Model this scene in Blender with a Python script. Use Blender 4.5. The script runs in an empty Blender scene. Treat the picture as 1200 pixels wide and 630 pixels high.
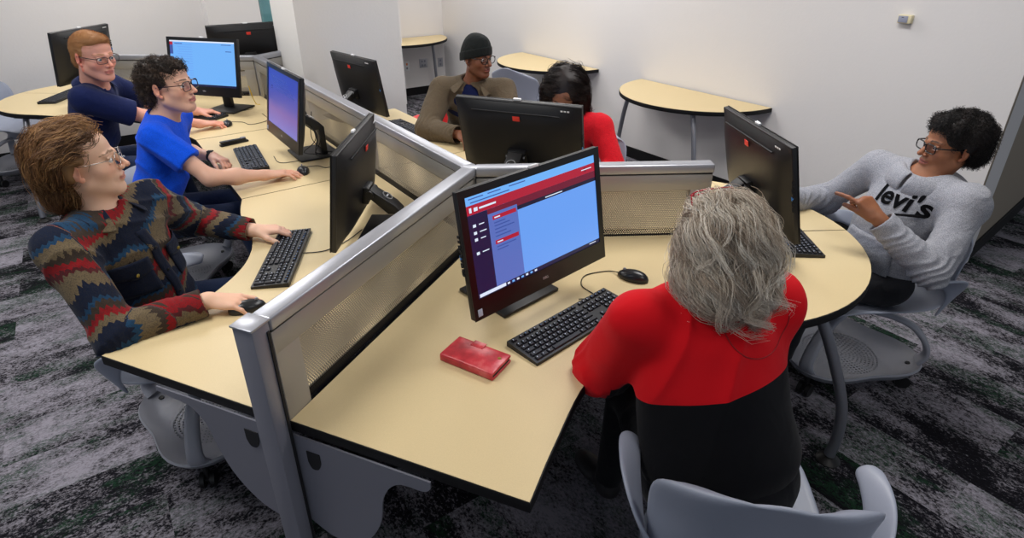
import bpy, bmesh, math, random
import numpy as np
from mathutils import Vector, Matrix, Euler, noise

R = math.radians
scene = bpy.context.scene
col = scene.collection

# ------------------------------------------------------------------ camera
CAM_F, CAM_PITCH, CAM_ROLL, CAM_H, CAM_CY = 691.721, R(26.0310), R(-0.2595), 1.7982, -41.364
cam_data = bpy.data.cameras.new('camera')
cam_data.sensor_width = 36.0
cam_data.lens = CAM_F / 1200 * 36.0
cam_data.clip_start = 0.02
cam_data.shift_y = CAM_CY / 1200
cam = bpy.data.objects.new('camera', cam_data)
col.objects.link(cam)
cam.matrix_world = (Matrix.Translation((0, 0, CAM_H)) @ Matrix.Rotation(math.pi / 2 - CAM_PITCH, 4, 'X')
                    @ Matrix.Rotation(-CAM_ROLL * -1, 4, 'Z'))
scene.camera = cam

# ------------------------------------------------------------------ exposure and world
scene.view_settings.view_transform = 'Standard'
scene.view_settings.look = 'None'
scene.view_settings.gamma = 1
scene.view_settings.use_curve_mapping = False
scene.view_settings.exposure = 0.20
world = bpy.data.worlds.new('world')
scene.world = world
world.use_nodes = True
world.node_tree.nodes['Background'].inputs[0].default_value = (0.80, 0.88, 1.0, 1)
world.node_tree.nodes['Background'].inputs[1].default_value = 0.35


def area_light(name, loc, sx, sy, power, color=(1, .985, .975), rz=0.0, rot=None, spread=170):
    ld = bpy.data.lights.new(name, 'AREA')
    ld.shape = 'RECTANGLE'
    ld.size, ld.size_y, ld.energy, ld.color = sx, sy, power, color
    ld.spread = R(spread)
    o = bpy.data.objects.new(name, ld)
    col.objects.link(o)
    o.location = loc
    o.rotation_euler = rot if rot else (0, 0, rz)
    return o


CEIL = 2.95
LIGHTS = [(-1.6, 1.3, 30), (1.0, 2.6, 34), (-2.2, 3.9, 27), (0.1, 5.0, 28), (-3.6, 5.4, 24), (1.4, 0.2, 11),
          (-1.0, 6.7, 24), (-4.0, 2.2, 22)]
for lx, ly, p in LIGHTS:
    area_light('ceiling_lamp', (lx, ly, CEIL - .05), .6, 1.2, p, rz=R(35))


# ------------------------------------------------------------------ pixel helper (reference points only, at real depths)
def at(px, py, z):
    u, v = px - 600, py - 315 - CAM_CY
    c, s = math.cos(CAM_ROLL), math.sin(CAM_ROLL)
    u, v = u * c + v * s, -u * s + v * c
    ct, st = math.cos(CAM_PITCH), math.sin(CAM_PITCH)
    d = Vector((u / CAM_F, ct - v / CAM_F * st, -st - v / CAM_F * ct))
    return Vector((0, 0, CAM_H)) + d * ((z - CAM_H) / d.z)


# ------------------------------------------------------------------ materials
MATS = {}


def srgb(c):
    return tuple(((x / 255) / 12.92 if x / 255 <= .04045 else (((x / 255) + .055) / 1.055) ** 2.4) for x in c)


def mat(name, color, rough=.5, metal=0.0, spec=.5, bump=None, noise_col=None, emis=None, estr=0, alpha=None, sheen=0, coat=0):
    if name in MATS:
        return MATS[name]
    m = bpy.data.materials.new(name)
    m.use_nodes = True
    nt = m.node_tree
    b = nt.nodes['Principled BSDF']
    c = srgb(color)
    b.inputs['Base Color'].default_value = (*c, 1)
    b.inputs['Roughness'].default_value = rough
    b.inputs['Metallic'].default_value = metal
    b.inputs['Specular IOR Level'].default_value = spec
    if sheen:
        b.inputs['Sheen Weight'].default_value = sheen
        b.inputs['Sheen Roughness'].default_value = .5
    if coat:
        b.inputs['Coat Weight'].default_value = coat
    if emis:
        b.inputs['Emission Color'].default_value = (*srgb(emis), 1)
        b.inputs['Emission Strength'].default_value = estr
    if noise_col:
        sc, amt = noise_col
        tc = nt.nodes.new('ShaderNodeTexCoord')
        n = nt.nodes.new('ShaderNodeTexNoise')
        n.inputs['Scale'].default_value = sc
        n.inputs['Detail'].default_value = 5
        nt.links.new(tc.outputs['Object'], n.inputs['Vector'])
        mx = nt.nodes.new('ShaderNodeMix')
        mx.data_type = 'RGBA'
        mx.inputs['A'].default_value = (*[x * (1 - amt) for x in c], 1)
        mx.inputs['B'].default_value = (*[min(1, x * (1 + amt)) for x in c], 1)
        nt.links.new(n.outputs['Fac'], mx.inputs['Factor'])
        nt.links.new(mx.outputs['Result'], b.inputs['Base Color'])
    if bump:
        sc, st = bump
        tc = nt.nodes.new('ShaderNodeTexCoord')
        n = nt.nodes.new('ShaderNodeTexNoise')
        n.inputs['Scale'].default_value = sc
        n.inputs['Detail'].default_value = 3
        nt.links.new(tc.outputs['Object'], n.inputs['Vector'])
        bp = nt.nodes.new('ShaderNodeBump')
        bp.inputs['Strength'].default_value = st
        bp.inputs['Distance'].default_value = .004
        nt.links.new(n.outputs['Fac'], bp.inputs['Height'])
        nt.links.new(bp.outputs['Normal'], b.inputs['Normal'])
    MATS[name] = m
    return m


def node(nt, typ, **kw):
    n = nt.nodes.new(typ)
    for k, v in kw.items():
        setattr(n, k, v)
    return n


def math_n(nt, op, a, b=None, c=None):
    n = nt.nodes.new('ShaderNodeMath')
    n.operation = op
    for i, v in enumerate((a, b, c)):
        if v is None:
            continue
        if isinstance(v, (int, float)):
            n.inputs[i].default_value = v
        else:
            nt.links.new(v, n.inputs[i])
    return n.outputs[0]


def ramp(nt, fac, stops, interp='LINEAR'):
    n = nt.nodes.new('ShaderNodeValToRGB')
    cr = n.color_ramp
    cr.interpolation = interp
    while len(cr.elements) > 1:
        cr.elements.remove(cr.elements[-1])
    cr.elements[0].position = stops[0][0]
    cr.elements[0].color = (*srgb(stops[0][1]), 1)
    for p, c in stops[1:]:
        e = cr.elements.new(p)
        e.color = (*srgb(c), 1)
    nt.links.new(fac, n.inputs[0])
    return n.outputs[0]


def mixc(nt, fac, a, b, mode='MIX'):
    n = nt.nodes.new('ShaderNodeMix')
    n.data_type = 'RGBA'
    n.blend_type = mode
    if isinstance(fac, (int, float)):
        n.inputs['Factor'].default_value = fac
    else:
        nt.links.new(fac, n.inputs['Factor'])
    for k, v in (('A', a), ('B', b)):
        if isinstance(v, tuple):
            n.inputs[k].default_value = (*srgb(v), 1)
        else:
            nt.links.new(v, n.inputs[k])
    return n.outputs['Result']


def perforated(name, color, axes, pitch, radius, rough=.45, metal=.6):
    """sheet metal with a staggered grid of round holes; axes = the two object axes of the sheet"""
    m = bpy.data.materials.new(name)
    m.use_nodes = True
    nt = m.node_tree
    b = nt.nodes['Principled BSDF']
    b.inputs['Base Color'].default_value = (*srgb(color), 1)
    b.inputs['Roughness'].default_value = rough
    b.inputs['Metallic'].default_value = metal
    tc = nt.nodes.new('ShaderNodeTexCoord')
    sp = nt.nodes.new('ShaderNodeSeparateXYZ')
    nt.links.new(tc.outputs['Object'], sp.inputs[0])
    u = math_n(nt, 'DIVIDE', sp.outputs[axes[0]], pitch)
    v = math_n(nt, 'DIVIDE', sp.outputs[axes[1]], pitch * .866)
    row = math_n(nt, 'FLOOR', v)
    off = math_n(nt, 'MULTIPLY', math_n(nt, 'MODULO', row, 2), .5)
    fu = math_n(nt, 'SUBTRACT', math_n(nt, 'FRACT', math_n(nt, 'ADD', math_n(nt, 'ADD', u, off), 1000)), .5)
    fv = math_n(nt, 'MULTIPLY', math_n(nt, 'SUBTRACT', math_n(nt, 'FRACT', v), .5), .866)
    d = math_n(nt, 'SQRT', math_n(nt, 'ADD', math_n(nt, 'MULTIPLY', fu, fu), math_n(nt, 'MULTIPLY', fv, fv)))
    a = math_n(nt, 'GREATER_THAN', d, radius)
    nt.links.new(a, b.inputs['Alpha'])
    MATS[name] = m
    return m


# ------------------------------------------------------------------ mesh helpers
def obj(name, me_or_bm, material=None, parent=None, loc=None, rot=None, smooth=40):
    if isinstance(me_or_bm, bmesh.types.BMesh):
        me = bpy.data.meshes.new(name)
        bmesh.ops.recalc_face_normals(me_or_bm, faces=me_or_bm.faces[:])
        me_or_bm.to_mesh(me)
        me_or_bm.free()
    else:
        me = me_or_bm
    if smooth is not None and len(me.polygons):
        me.polygons.foreach_set('use_smooth', [True] * len(me.polygons))
        if smooth < 180:
            me.set_sharp_from_angle(angle=R(smooth))
    o = bpy.data.objects.new(name, me)
    col.objects.link(o)
    if material is not None and not me.materials:
        for mm in (material if isinstance(material, (list, tuple)) else [material]):
            me.materials.append(mm)
    if parent is not None:
        o.parent = parent
    if loc is not None:
        o.location = loc
    if rot is not None:
        o.rotation_euler = rot
    return o


def thing(name, label, cat, loc=(0, 0, 0), rz=0.0, group=None):
    o = bpy.data.objects.new(name, None)
    o.empty_display_size = .1
    col.objects.link(o)
    o.location = loc
    o.rotation_euler = (0, 0, rz)
    o['label'] = label
    o['category'] = cat
    if group:
        o['group'] = group
    return o


def tag(o, label, cat, group=None):
    o['label'] = label
    o['category'] = cat
    if group:
        o['group'] = group
    return o


def struct(name, bm, m, smooth=None):
    o = obj(name, bm, m, smooth=smooth)
    o['kind'] = 'structure'
    return o


def copy_tree(o, parent=None):
    c = o.copy()
    col.objects.link(c)
    c.parent = parent
    for ch in list(o.children):
        copy_tree(ch, c)
    return c


def BM():
    return bmesh.new()


def bx(bm, c, s, rot=None, bev=0.0, seg=2, mi=0):
    """box centred at c of size s, rot = Matrix 3x3/4x4"""
    r = bmesh.ops.create_cube(bm, size=1.0)
    vs = r['verts']
    for v in vs:
        v.co = Vector((v.co.x * s[0], v.co.y * s[1], v.co.z * s[2]))
    fs = set(f for v in vs for f in v.link_faces)
    if bev > 0:
        es = list(set(e for v in vs for e in v.link_edges))
        rr = bmesh.ops.bevel(bm, geom=es, offset=bev, segments=seg, profile=.5, affect='EDGES')
        vs = list(set(rr['verts']) | set(v for v in vs if v.is_valid))
        fs = set(f for v in vs for f in v.link_faces)
    M = (rot.to_4x4() if rot is not None else Matrix())
    for v in vs:
        v.co = (M @ v.co) + Vector(c)
    for f in fs:
        f.material_index = mi
    return vs


def prism(bm, poly, z0, z1, bev=0.0, mi=0, M=None, seg=2):
    """extrude a 2-D polygon from z0 to z1"""
    vs = [bm.verts.new((p[0], p[1], z0)) for p in poly]
    f = bm.faces.new(vs)
    r = bmesh.ops.extrude_face_region(bm, geom=[f])
    nv = [g for g in r['geom'] if isinstance(g, bmesh.types.BMVert)]
    for v in nv:
        v.co.z = z1
    allv = vs + nv
    if bev:
        es = list(set(e for v in allv for e in v.link_edges if abs(e.verts[0].co.z - e.verts[1].co.z) < 1e-6))
        rr = bmesh.ops.bevel(bm, geom=es, offset=bev, segments=seg, profile=.5, affect='EDGES')
        allv = list(set(rr['verts']) | set(v for v in allv if v.is_valid))
    for ff in set(f for v in allv for f in v.link_faces):
        ff.material_index = mi
    if M is not None:
        for v in allv:
            v.co = M @ v.co
    return allv


def tube(bm, pts, r, seg=10, cap=True, mi=0, closed=False, flat=1.0):
    """round tube along points; r number or list; flat squeezes along the frame's binormal"""
    pts = [Vector(p) for p in pts]
    n = len(pts)
    rs = r if isinstance(r, (list, tuple)) else [r] * n
    rings = []
    prev = None
    for i, p in enumerate(pts):
        if closed:
            t = (pts[(i + 1) % n] - pts[i - 1]).normalized()
        else:
            t = (pts[min(i + 1, n - 1)] - pts[max(i - 1, 0)]).normalized()
        if prev is None:
            a = Vector((0, 0, 1)) if abs(t.z) < .9 else Vector((1, 0, 0))
            x = t.cross(a).normalized()
        else:
            x = (prev - t * prev.dot(t)).normalized()
        prev = x
        y = t.cross(x)
        rings.append([bm.verts.new(p + (x * math.cos(2 * math.pi * k / seg) + y * math.sin(2 * math.pi * k / seg) * flat) * rs[i]) for k in range(seg)])
    m = n if closed else n - 1
    for i in range(m):
        a, b = rings[i], rings[(i + 1) % n]
        for k in range(seg):
            f = bm.faces.new((a[k], a[(k + 1) % seg], b[(k + 1) % seg], b[k]))
            f.material_index = mi
    if cap and not closed:
        bm.faces.new(rings[0][::-1]).material_index = mi
        bm.faces.new(rings[-1]).material_index = mi
    return rings


def lathe(bm, prof, seg=32, M=None, mi=0):
    """profile of (r, z)"""
    rings = []
    M = M or Matrix()
    for r, z in prof:
        if r < 1e-6:
            rings.append([bm.verts.new(M @ Vector((0, 0, z)))])
        else:
            rings.append([bm.verts.new(M @ Vector((r * math.cos(2 * math.pi * k / seg), r * math.sin(2 * math.pi * k / seg), z))) for k in range(seg)])
    for a, b in zip(rings, rings[1:]):
        for k in range(seg):
            q = [a[k % len(a)], a[(k + 1) % len(a)], b[(k + 1) % len(b)], b[k % len(b)]]
            q = [v for i, v in enumerate(q) if v not in q[:i]]
            if len(q) > 2:
                bm.faces.new(q).material_index = mi


def catmull(pts, n=8, closed=False):
    P = [Vector(p) for p in pts]
    out = []
    m = len(P)
    rng = range(m) if closed else range(m - 1)
    for i in rng:
        if closed:
            p0, p1, p2, p3 = P[i - 1], P[i], P[(i + 1) % m], P[(i + 2) % m]
        else:
            p0, p1, p2, p3 = P[max(i - 1, 0)], P[i], P[i + 1], P[min(i + 2, m - 1)]
        for k in range(n):
            t = k / n
            out.append(.5 * ((2 * p1) + (p2 - p0) * t + (2 * p0 - 5 * p1 + 4 * p2 - p3) * t * t + (3 * p1 - p0 - 3 * p2 + p3) * t ** 3))
    if not closed:
        out.append(P[-1])
    return out


def text_mesh(s, size, depth=.0005, bold=False):
    cu = bpy.data.curves.new('lettering', 'FONT')
    cu.body = s
    cu.size = size
    cu.extrude = depth
    cu.align_x = 'CENTER'
    cu.align_y = 'CENTER'
    cu.resolution_u = 3
    if bold:
        cu.offset = size * .025
    t = bpy.data.objects.new('lettering', cu)
    col.objects.link(t)
    dg = bpy.context.evaluated_depsgraph_get()
    me = bpy.data.meshes.new_from_object(t.evaluated_get(dg))
    bpy.data.objects.remove(t)
    bpy.data.curves.remove(cu)
    return me


# ------------------------------------------------------------------ palette
M_wall = mat('wall_paint', (222, 219, 218), .85, bump=(60, .15))
M_wall2 = mat('column_paint', (222, 220, 217), .85, bump=(60, .15))
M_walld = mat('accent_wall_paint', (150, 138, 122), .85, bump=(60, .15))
M_base = mat('rubber_baseboard', (16, 15, 17), .7, spec=.3)
M_lam = mat('maple_laminate', (214, 193, 148), .42, noise_col=(420, .10), spec=.4)
M_edge = mat('black_edge_band', (11, 11, 14), .6, spec=.3)
M_silver = mat('silver_paint', (172, 174, 182), .33, metal=.55)
M_silverd = mat('grey_metal_paint', (134, 135, 146), .4, metal=.3)
M_gap = mat('black_gasket', (18, 18, 22), .7)
M_black = mat('black_plastic', (19, 19, 22), .42, noise_col=(300, .15))
M_blackg = mat('black_bezel', (16, 16, 18), .3)
M_key = mat('key_plastic', (26, 28, 36), .55)
M_keyl = mat('key_legend', (205, 215, 235), .6)
M_keyb = mat('key_legend_blue', (70, 140, 215), .6)
M_red = mat('red_sticker', (232, 62, 48), .5)
M_white = mat('white_plastic', (225, 226, 228), .5)
M_logo = mat('logo_silver', (190, 192, 198), .35, metal=.5)
M_chair = mat('grey_chair_plastic', (150, 156, 172), .42, bump=(500, .05))
M_chaird = mat('dark_grey_chair_plastic', (112, 117, 126), .45)
M_chairr = mat('red_chair_plastic', (205, 40, 42), .45)
M_base_g = mat('chair_base_grey', (148, 150, 160), .4)
M_frame = mat('satin_frame', (168, 165, 160), .38, metal=.35)
M_cast = mat('caster_black', (14, 14, 15), .5)
M_leg = mat('leg_grey_metal', (138, 140, 148), .32, metal=.6)
M_perf = perforated('perforated_screen', (165, 160, 150), (0, 2), .0078, .335, .45, .35)
M_perfd = perforated('perforated_black_panel', (26, 26, 32), (0, 2), .0078, .335, .5, .2)

# ------------------------------------------------------------------ directions
V2 = lambda a, b: Vector((a, b))
Wd = V2(.5718, -.8204)      # along the long right wall
Nd = V2(.8204, .5718)       # into the long right wall
J = V2(-.1573, 2.1266)
aD = V2(-.383, -.9238)
bD = V2(-.5767, .817)
cD = V2(.9992, .0396)
LA, LB, LC = 1.087, 3.126, .935
K = J + bD * LB
dD = V2(-.99, .06).normalized()
eD = V2(.43, .90).normalized()
A_ = J + aD * LA
TT = .74                    # worktop height


def wallbox(name, p, q, thick, h, mt, side=1, z0=0.0):
    """vertical wall slab from p to q, thickness on the far side"""
    d = (q - p).normalized()
    n = V2(-d.y, d.x) * side
    bm = BM()
    prism(bm, [p, q, q + n * thick, p + n * thick], z0, h)
    return struct(name, bm, mt)


def skirting(name, p, q, side=1):
    d = (q - p).normalized()
    n = V2(-d.y, d.x) * side
    bm = BM()
    prism(bm, [p, q, q + n * .012, p + n * .012], 0, .1, bev=.002)
    return struct(name, bm, M_base)


# ------------------------------------------------------------------ carpet
def carpet():
    m = bpy.data.materials.new('distressed_plank_carpet')
    m.use_nodes = True
    nt = m.node_tree
    b = nt.nodes['Principled BSDF']
    b.inputs['Roughness'].default_value = .95
    b.inputs['Specular IOR Level'].default_value = .1
    tc = node(nt, 'ShaderNodeTexCoord')

    def layer(angle, seed):
        mp = node(nt, 'ShaderNodeMapping')
        mp.vector_type = 'POINT'
        mp.inputs['Rotation'].default_value = (0, 0, angle)
        mp.inputs['Location'].default_value = (seed, seed * .7, 0)
        nt.links.new(tc.outputs['Object'], mp.inputs['Vector'])
        br = node(nt, 'ShaderNodeTexBrick')
        br.inputs['Scale'].default_value = 1
        br.inputs['Mortar Size'].default_value = 0
        br.inputs['Brick Width'].default_value = 1.0
        br.inputs['Row Height'].default_value = .25
        br.inputs['Color1'].default_value = (0, 0, 0, 1)
        br.inputs['Color2'].default_value = (1, 1, 1, 1)
        nt.links.new(mp.outputs[0], br.inputs['Vector'])
        plank = br.outputs['Color']
        # per-plank shift of the streak pattern
        sh = node(nt, 'ShaderNodeVectorMath', operation='MULTIPLY')
        nt.links.new(plank, sh.inputs[0])
        sh.inputs[1].default_value = (7.3, 3.1, 5)
        ad = node(nt, 'ShaderNodeVectorMath', operation='ADD')
        nt.links.new(mp.outputs[0], ad.inputs[0])
        nt.links.new(sh.outputs[0], ad.inputs[1])

        def nz(sx, sy, scale, detail, rough=.65, off=0):
            s = node(nt, 'ShaderNodeMapping')
            s.inputs['Scale'].default_value = (sx, sy, 1)
            s.inputs['Location'].default_value = (off, off, off)
            nt.links.new(ad.outputs[0], s.inputs['Vector'])
            n = node(nt, 'ShaderNodeTexNoise')
            n.inputs['Scale'].default_value = scale
            n.inputs['Detail'].default_value = detail
            n.inputs['Roughness'].default_value = rough
            n.inputs['Distortion'].default_value = .3
            nt.links.new(s.outputs[0], n.inputs['Vector'])
            return n.outputs['Fac']
        big = nz(1.0, 2.3, 1.7, 2, .5)
        streak = nz(1.0, 1.75, 12, 7, .85, 3)
        fine = nz(1.0, 1.4, 75, 3, .75, 5)
        v = math_n(nt, 'ADD', math_n(nt, 'SUBTRACT', math_n(nt, 'MULTIPLY', big, .80), .245), math_n(nt, 'MULTIPLY', streak, .85))
        v = math_n(nt, 'ADD', v, math_n(nt, 'MULTIPLY', fine, .80))
        v = math_n(nt, 'ADD', v, math_n(nt, 'MULTIPLY', plank, .13))
        base = ramp(nt, v, [(.92, (14, 14, 20)), (1.0, (34, 34, 42)), (1.06, (92, 90, 96)), (1.16, (150, 146, 152))])
        # ramps clamp at 1: rescale
        vv = math_n(nt, 'MULTIPLY', v, .5)
        base = ramp(nt, vv, [(.44, (16, 15, 20)), (.49, (36, 35, 42)), (.515, (98, 95, 100)), (.56, (124, 121, 130)), (.62, (150, 146, 156))])
        g = nz(1.0, 2.6, 2.6, 3, .6, 11)
        gf = nz(1.0, 2.0, 60, 3, .8, 17)
        gm = math_n(nt, 'MULTIPLY', math_n(nt, 'SUBTRACT', g, .49), 9)
        gm = math_n(nt, 'MINIMUM', math_n(nt, 'MAXIMUM', gm, 0), 1)
        gs = math_n(nt, 'GREATER_THAN', gf, .49)
        gm = math_n(nt, 'MULTIPLY', math_n(nt, 'MULTIPLY', gm, gs), .62)
        return mixc(nt, gm, base, (30, 64, 42))
    # planks run one way on the right and a quarter turn on the left
    la = layer(math.atan2(-Wd.y, Wd.x), .31)
    lb = layer(math.atan2(-Nd.y, Nd.x), 2.17)
    sp = node(nt, 'ShaderNodeSeparateXYZ')
    nt.links.new(tc.outputs['Object'], sp.inputs[0])
    side = math_n(nt, 'GREATER_THAN', math_n(nt, 'ADD', math_n(nt, 'MULTIPLY', sp.outputs[0], Nd.x), math_n(nt, 'MULTIPLY', sp.outputs[1], Nd.y)), .35)
    c = mixc(nt, side, lb, la)
    nt.links.new(c, b.inputs['Base Color'])
    n = node(nt, 'ShaderNodeTexNoise')
    n.inputs['Scale'].default_value = 300
    nt.links.new(tc.outputs['Object'], n.inputs['Vector'])
    bp = node(nt, 'ShaderNodeBump')
    bp.inputs['Strength'].default_value = .5
    bp.inputs['Distance'].default_value = .004
    nt.links.new(n.outputs['Fac'], bp.inputs['Height'])
    nt.links.new(bp.outputs['Normal'], b.inputs['Normal'])
    return m


bm = BM()
prism(bm, [(-9, -3), (7, -3), (7, 12), (-9, 12)], -.05, 0)
struct('floor', bm, carpet())
bm = BM()
prism(bm, [(-9, -3), (7, -3), (7, 12), (-9, 12)], CEIL, CEIL + .08)
struct('ceiling', bm, mat('ceiling_tile', (232, 231, 227), .9, bump=(90, .3)))

# right wall with its return, back wall, column, left walls
W0 = V2(3.2449, 2.2616)
Pc = W0 + Wd * -1.028
Pb = W0 + Wd * -7.25
wallbox('wall_right', Pb - Wd * .15, Pc, .25, CEIL, M_wall, 1)
skirting('baseboard_right', Pb, Pc, -1)
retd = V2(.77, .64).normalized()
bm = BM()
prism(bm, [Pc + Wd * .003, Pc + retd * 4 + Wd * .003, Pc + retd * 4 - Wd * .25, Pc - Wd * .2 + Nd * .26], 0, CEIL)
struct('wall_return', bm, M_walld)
bm = BM()
prism(bm, [Pc + Wd * .004, Pc + retd * 4 + Wd * .004, Pc + retd * 4 + Wd * .018, Pc + Wd * .018 - Nd * .012], 0, .1, bev=.002)
struct('baseboard_return', bm, M_base)
wallbox('wall_back', Pb - Nd * 3.4, Pb + Nd * .1, .25, CEIL, M_wall, 1)
skirting('baseboard_back', Pb - Nd * 3.4, Pb, -1)

cm = V2(-1.53, 4.43)
cr = cm + Nd * .80
cl = cm - Wd * .62
bm = BM()
prism(bm, [cm, cr, cr - Wd * .62, cl], 0, CEIL, bev=0)
struct('wall_column', bm, M_wall2)
bm = BM()
prism(bm, [cm - Nd * .012 + Wd * .012, cr + Nd * .012 + Wd * .012, cr + Nd * .012 - Wd * .63, cl - Nd * .012 - Wd * .01], 0, .1)
struct('baseboard_column', bm, M_base)

# left walls: a long one and a section that steps forward
L0 = V2(-4.69, 5.20)
crease = V2(-3.02, 6.20)
s1 = (crease - L0).dot(Nd)
L1 = L0 + Nd * s1
fwd = .22
L2 = L1 + Wd * fwd
wallbox('wall_left', L0 - Nd * 3.5, L1 + Nd * .05, .2, CEIL, M_wall, 1)
skirting('baseboard_left', L0 - Nd * 3.5, L1, -1)
win = V2(-2.46, 6.27)
s2 = (win - L2).dot(Nd)
Lw = L2 + Nd * s2
bm = BM()
prism(bm, [L2, Lw, Lw - Wd * .35, L2 - Wd * .35], 0, CEIL)
struct('wall_left_pier', bm, M_wall)
# window between the pier and the column: sill wall, frame, glass, outdoor planting
Lz = Lw + Nd * 1.4
wi = -Wd * .12
bm = BM()
prism(bm, [Lw + wi, Lz + wi, Lz + wi - Wd * .2, Lw + wi - Wd * .2], 0, .85)
prism(bm, [Lw + wi, Lz + wi, Lz + wi - Wd * .2, Lw + wi - Wd * .2], 2.3, CEIL)
struct('wall_window', bm, M_wall)
bm = BM()
fr = -Wd * .2
prism(bm, [Lz + wi, Lz + wi + Nd * .2, Lz + wi + Nd * .2 - Wd * .3, Lz + wi - Wd * .3], 0, CEIL)
struct('wall_window_side', bm, M_wall)
wt = thing('window_1', 'tall window glimpsed left of the white column', 'window')
wt['kind'] = 'structure'
bm = BM()
for a_, b_ in ((0, .05), (1.35, 1.4), (.68, .72)):
    prism(bm, [Lw + fr + Nd * a_, Lw + fr + Nd * b_, Lw + fr + Nd * b_ - Wd * .05, Lw + fr + Nd * a_ - Wd * .05], .85, 2.3)
for a_, b_ in ((.85, .9), (2.25, 2.3)):
    prism(bm, [Lw + fr, Lw + fr + Nd * 1.4, Lw + fr + Nd * 1.4 - Wd * .05, Lw + fr - Wd * .05], a_, b_)
obj('window_frame', bm, mat('window_frame_grey', (70, 74, 80), .4), wt, smooth=None)
gl = bpy.data.materials.new('window_glass')
gl.use_nodes = True
nt = gl.node_tree
nt.nodes.clear()
o_ = node(nt, 'ShaderNodeOutputMaterial')
g1 = node(nt, 'ShaderNodeBsdfTransparent')
g1.inputs[0].default_value = (.72, .9, .92, 1)
g2 = node(nt, 'ShaderNodeBsdfGlossy')
g2.inputs['Roughness'].default_value = .02
ms = node(nt, 'ShaderNodeMixShader')
ms.inputs[0].default_value = .08
nt.links.new(g1.outputs[0], ms.inputs[1])
nt.links.new(g2.outputs[0], ms.inputs[2])
nt.links.new(ms.outputs[0], o_.inputs[0])
bm = BM()
prism(bm, [Lw + fr - Wd * .02, Lw + fr + Nd * 1.4 - Wd * .02, Lw + fr + Nd * 1.4 - Wd * .026, Lw + fr - Wd * .026], .88, 2.27)
obj('pane', bm, gl, wt, smooth=None)
# planting bank outside the window
bm = BM()
oc = Lw - Wd * 3.0
g = bmesh.ops.create_grid(bm, x_segments=40, y_segments=30, size=1)
M_ = Matrix.Rotation(math.atan2(Nd.y, Nd.x), 4, 'Z')
for v in g['verts']:
    p = M_ @ Vector((v.co.x * 3.2, v.co.y * 1.5, 0))
    v.co = Vector((oc.x + p.x, oc.y + p.y, .25 + (v.co.y + 1) * .75 + .12 * noise.noise(Vector((p.x * 3, p.y * 3, 1)))))
hm = bpy.data.materials.new('outdoor_planting')
hm.use_nodes = True
nt = hm.node_tree
tc = node(nt, 'ShaderNodeTexCoord')
n = node(nt, 'ShaderNodeTexNoise')
n.inputs['Scale'].default_value = 4
n.inputs['Detail'].default_value = 6
nt.links.new(tc.outputs['Object'], n.inputs['Vector'])
nt.links.new(ramp(nt, n.outputs['Fac'], [(.35, (20, 60, 62)), (.5, (60, 120, 95)), (.58, (130, 175, 180)), (.66, (235, 240, 250))]), nt.nodes['Principled BSDF'].inputs['Base Color'])
ob = obj('planting', bm, hm)
ob['kind'] = 'stuff'
tag(ob, 'green planting outside the window', 'plants')
area_light('daylight', (oc.x - .3, oc.y + .6, 2.9), 2, 2, 160, (.75, .88, 1.0), rot=(R(15), 0, 0))


# wall sensor on the right wall
def wall_frame(p3, along, normal):
    """matrix: local x = along the wall, local y = into the wall, z up"""
    x = Vector((along.x, along.y, 0))
    y = Vector((normal.x, normal.y, 0))
    m = Matrix(((x.x, y.x, 0, p3[0]), (x.y, y.y, 0, p3[1]), (0, 0, 1, p3[2]), (0, 0, 0, 1)))
    return m


t = thing('wall_sensor', 'small cream wall sensor box with grey face high on the right wall', 'sensor')
t.matrix_world = wall_frame((2.298, 3.620, 1.405), Wd, Nd)
bm = BM()
bx(bm, (0, -.018, 0), (.072, .036, .045), bev=.003)
obj('casing', bm, mat('cream_plastic', (226, 214, 176), .5), t)
bm = BM()
bx(bm, (-.006, -.0375, 0), (.052, .003, .036), bev=.001)
o_ = obj('face_plate', bm, mat('grey_blue_plastic', (150, 154, 172), .4), t)
o_['label'] = 'grey-blue face plate'
bm = BM()
bx(bm, (-.008, -.0395, .010), (.012, .002, .003))
obj('indicator', bm, M_gap, t)

# outlets under the far table
for k, (s, z, w_, h_, mt, nm, lb) in enumerate((
        (-.565, .385, .07, .115, M_white, 'outlet_plate', 'white outlet plate with orange dot below the farthest wall table'),
        (-.323, .40, .115, .115, M_silver, 'outlet_plate', 'square metal outlet plate, middle one below the farthest wall table'),
        (-.07, .385, .075, .115, M_silver, 'outlet_plate', 'narrow metal outlet plate beside the far wall corner'))):
    t = thing(nm, lb, 'outlet')
    p = Pb + Nd * s
    t.matrix_world = wall_frame((p.x, p.y, z), Nd, -Wd)
    bm = BM()
    bx(bm, (0, -.004, 0), (w_, .008, h_), bev=.002)
    obj('plate', bm, mt, t)
    for dz in (.025, -.025):
        for dx in ((-.02, .02) if w_ > .1 else (0,)):
            bm = BM()
            bx(bm, (dx, -.009, dz), (.022, .003, .028), bev=.001)
            obj('socket', bm, mat('orange_dot', (225, 130, 50), .5) if (k == 0 and dz > 0) else M_silverd, t)


# ------------------------------------------------------------------ worktops
def arc(c, r, a0, a1, n=24):
    return [V2(c.x + r * math.cos(a0 + (a1 - a0) * k / n), c.y + r * math.sin(a0 + (a1 - a0) * k / n)) for k in range(n + 1)]


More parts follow.
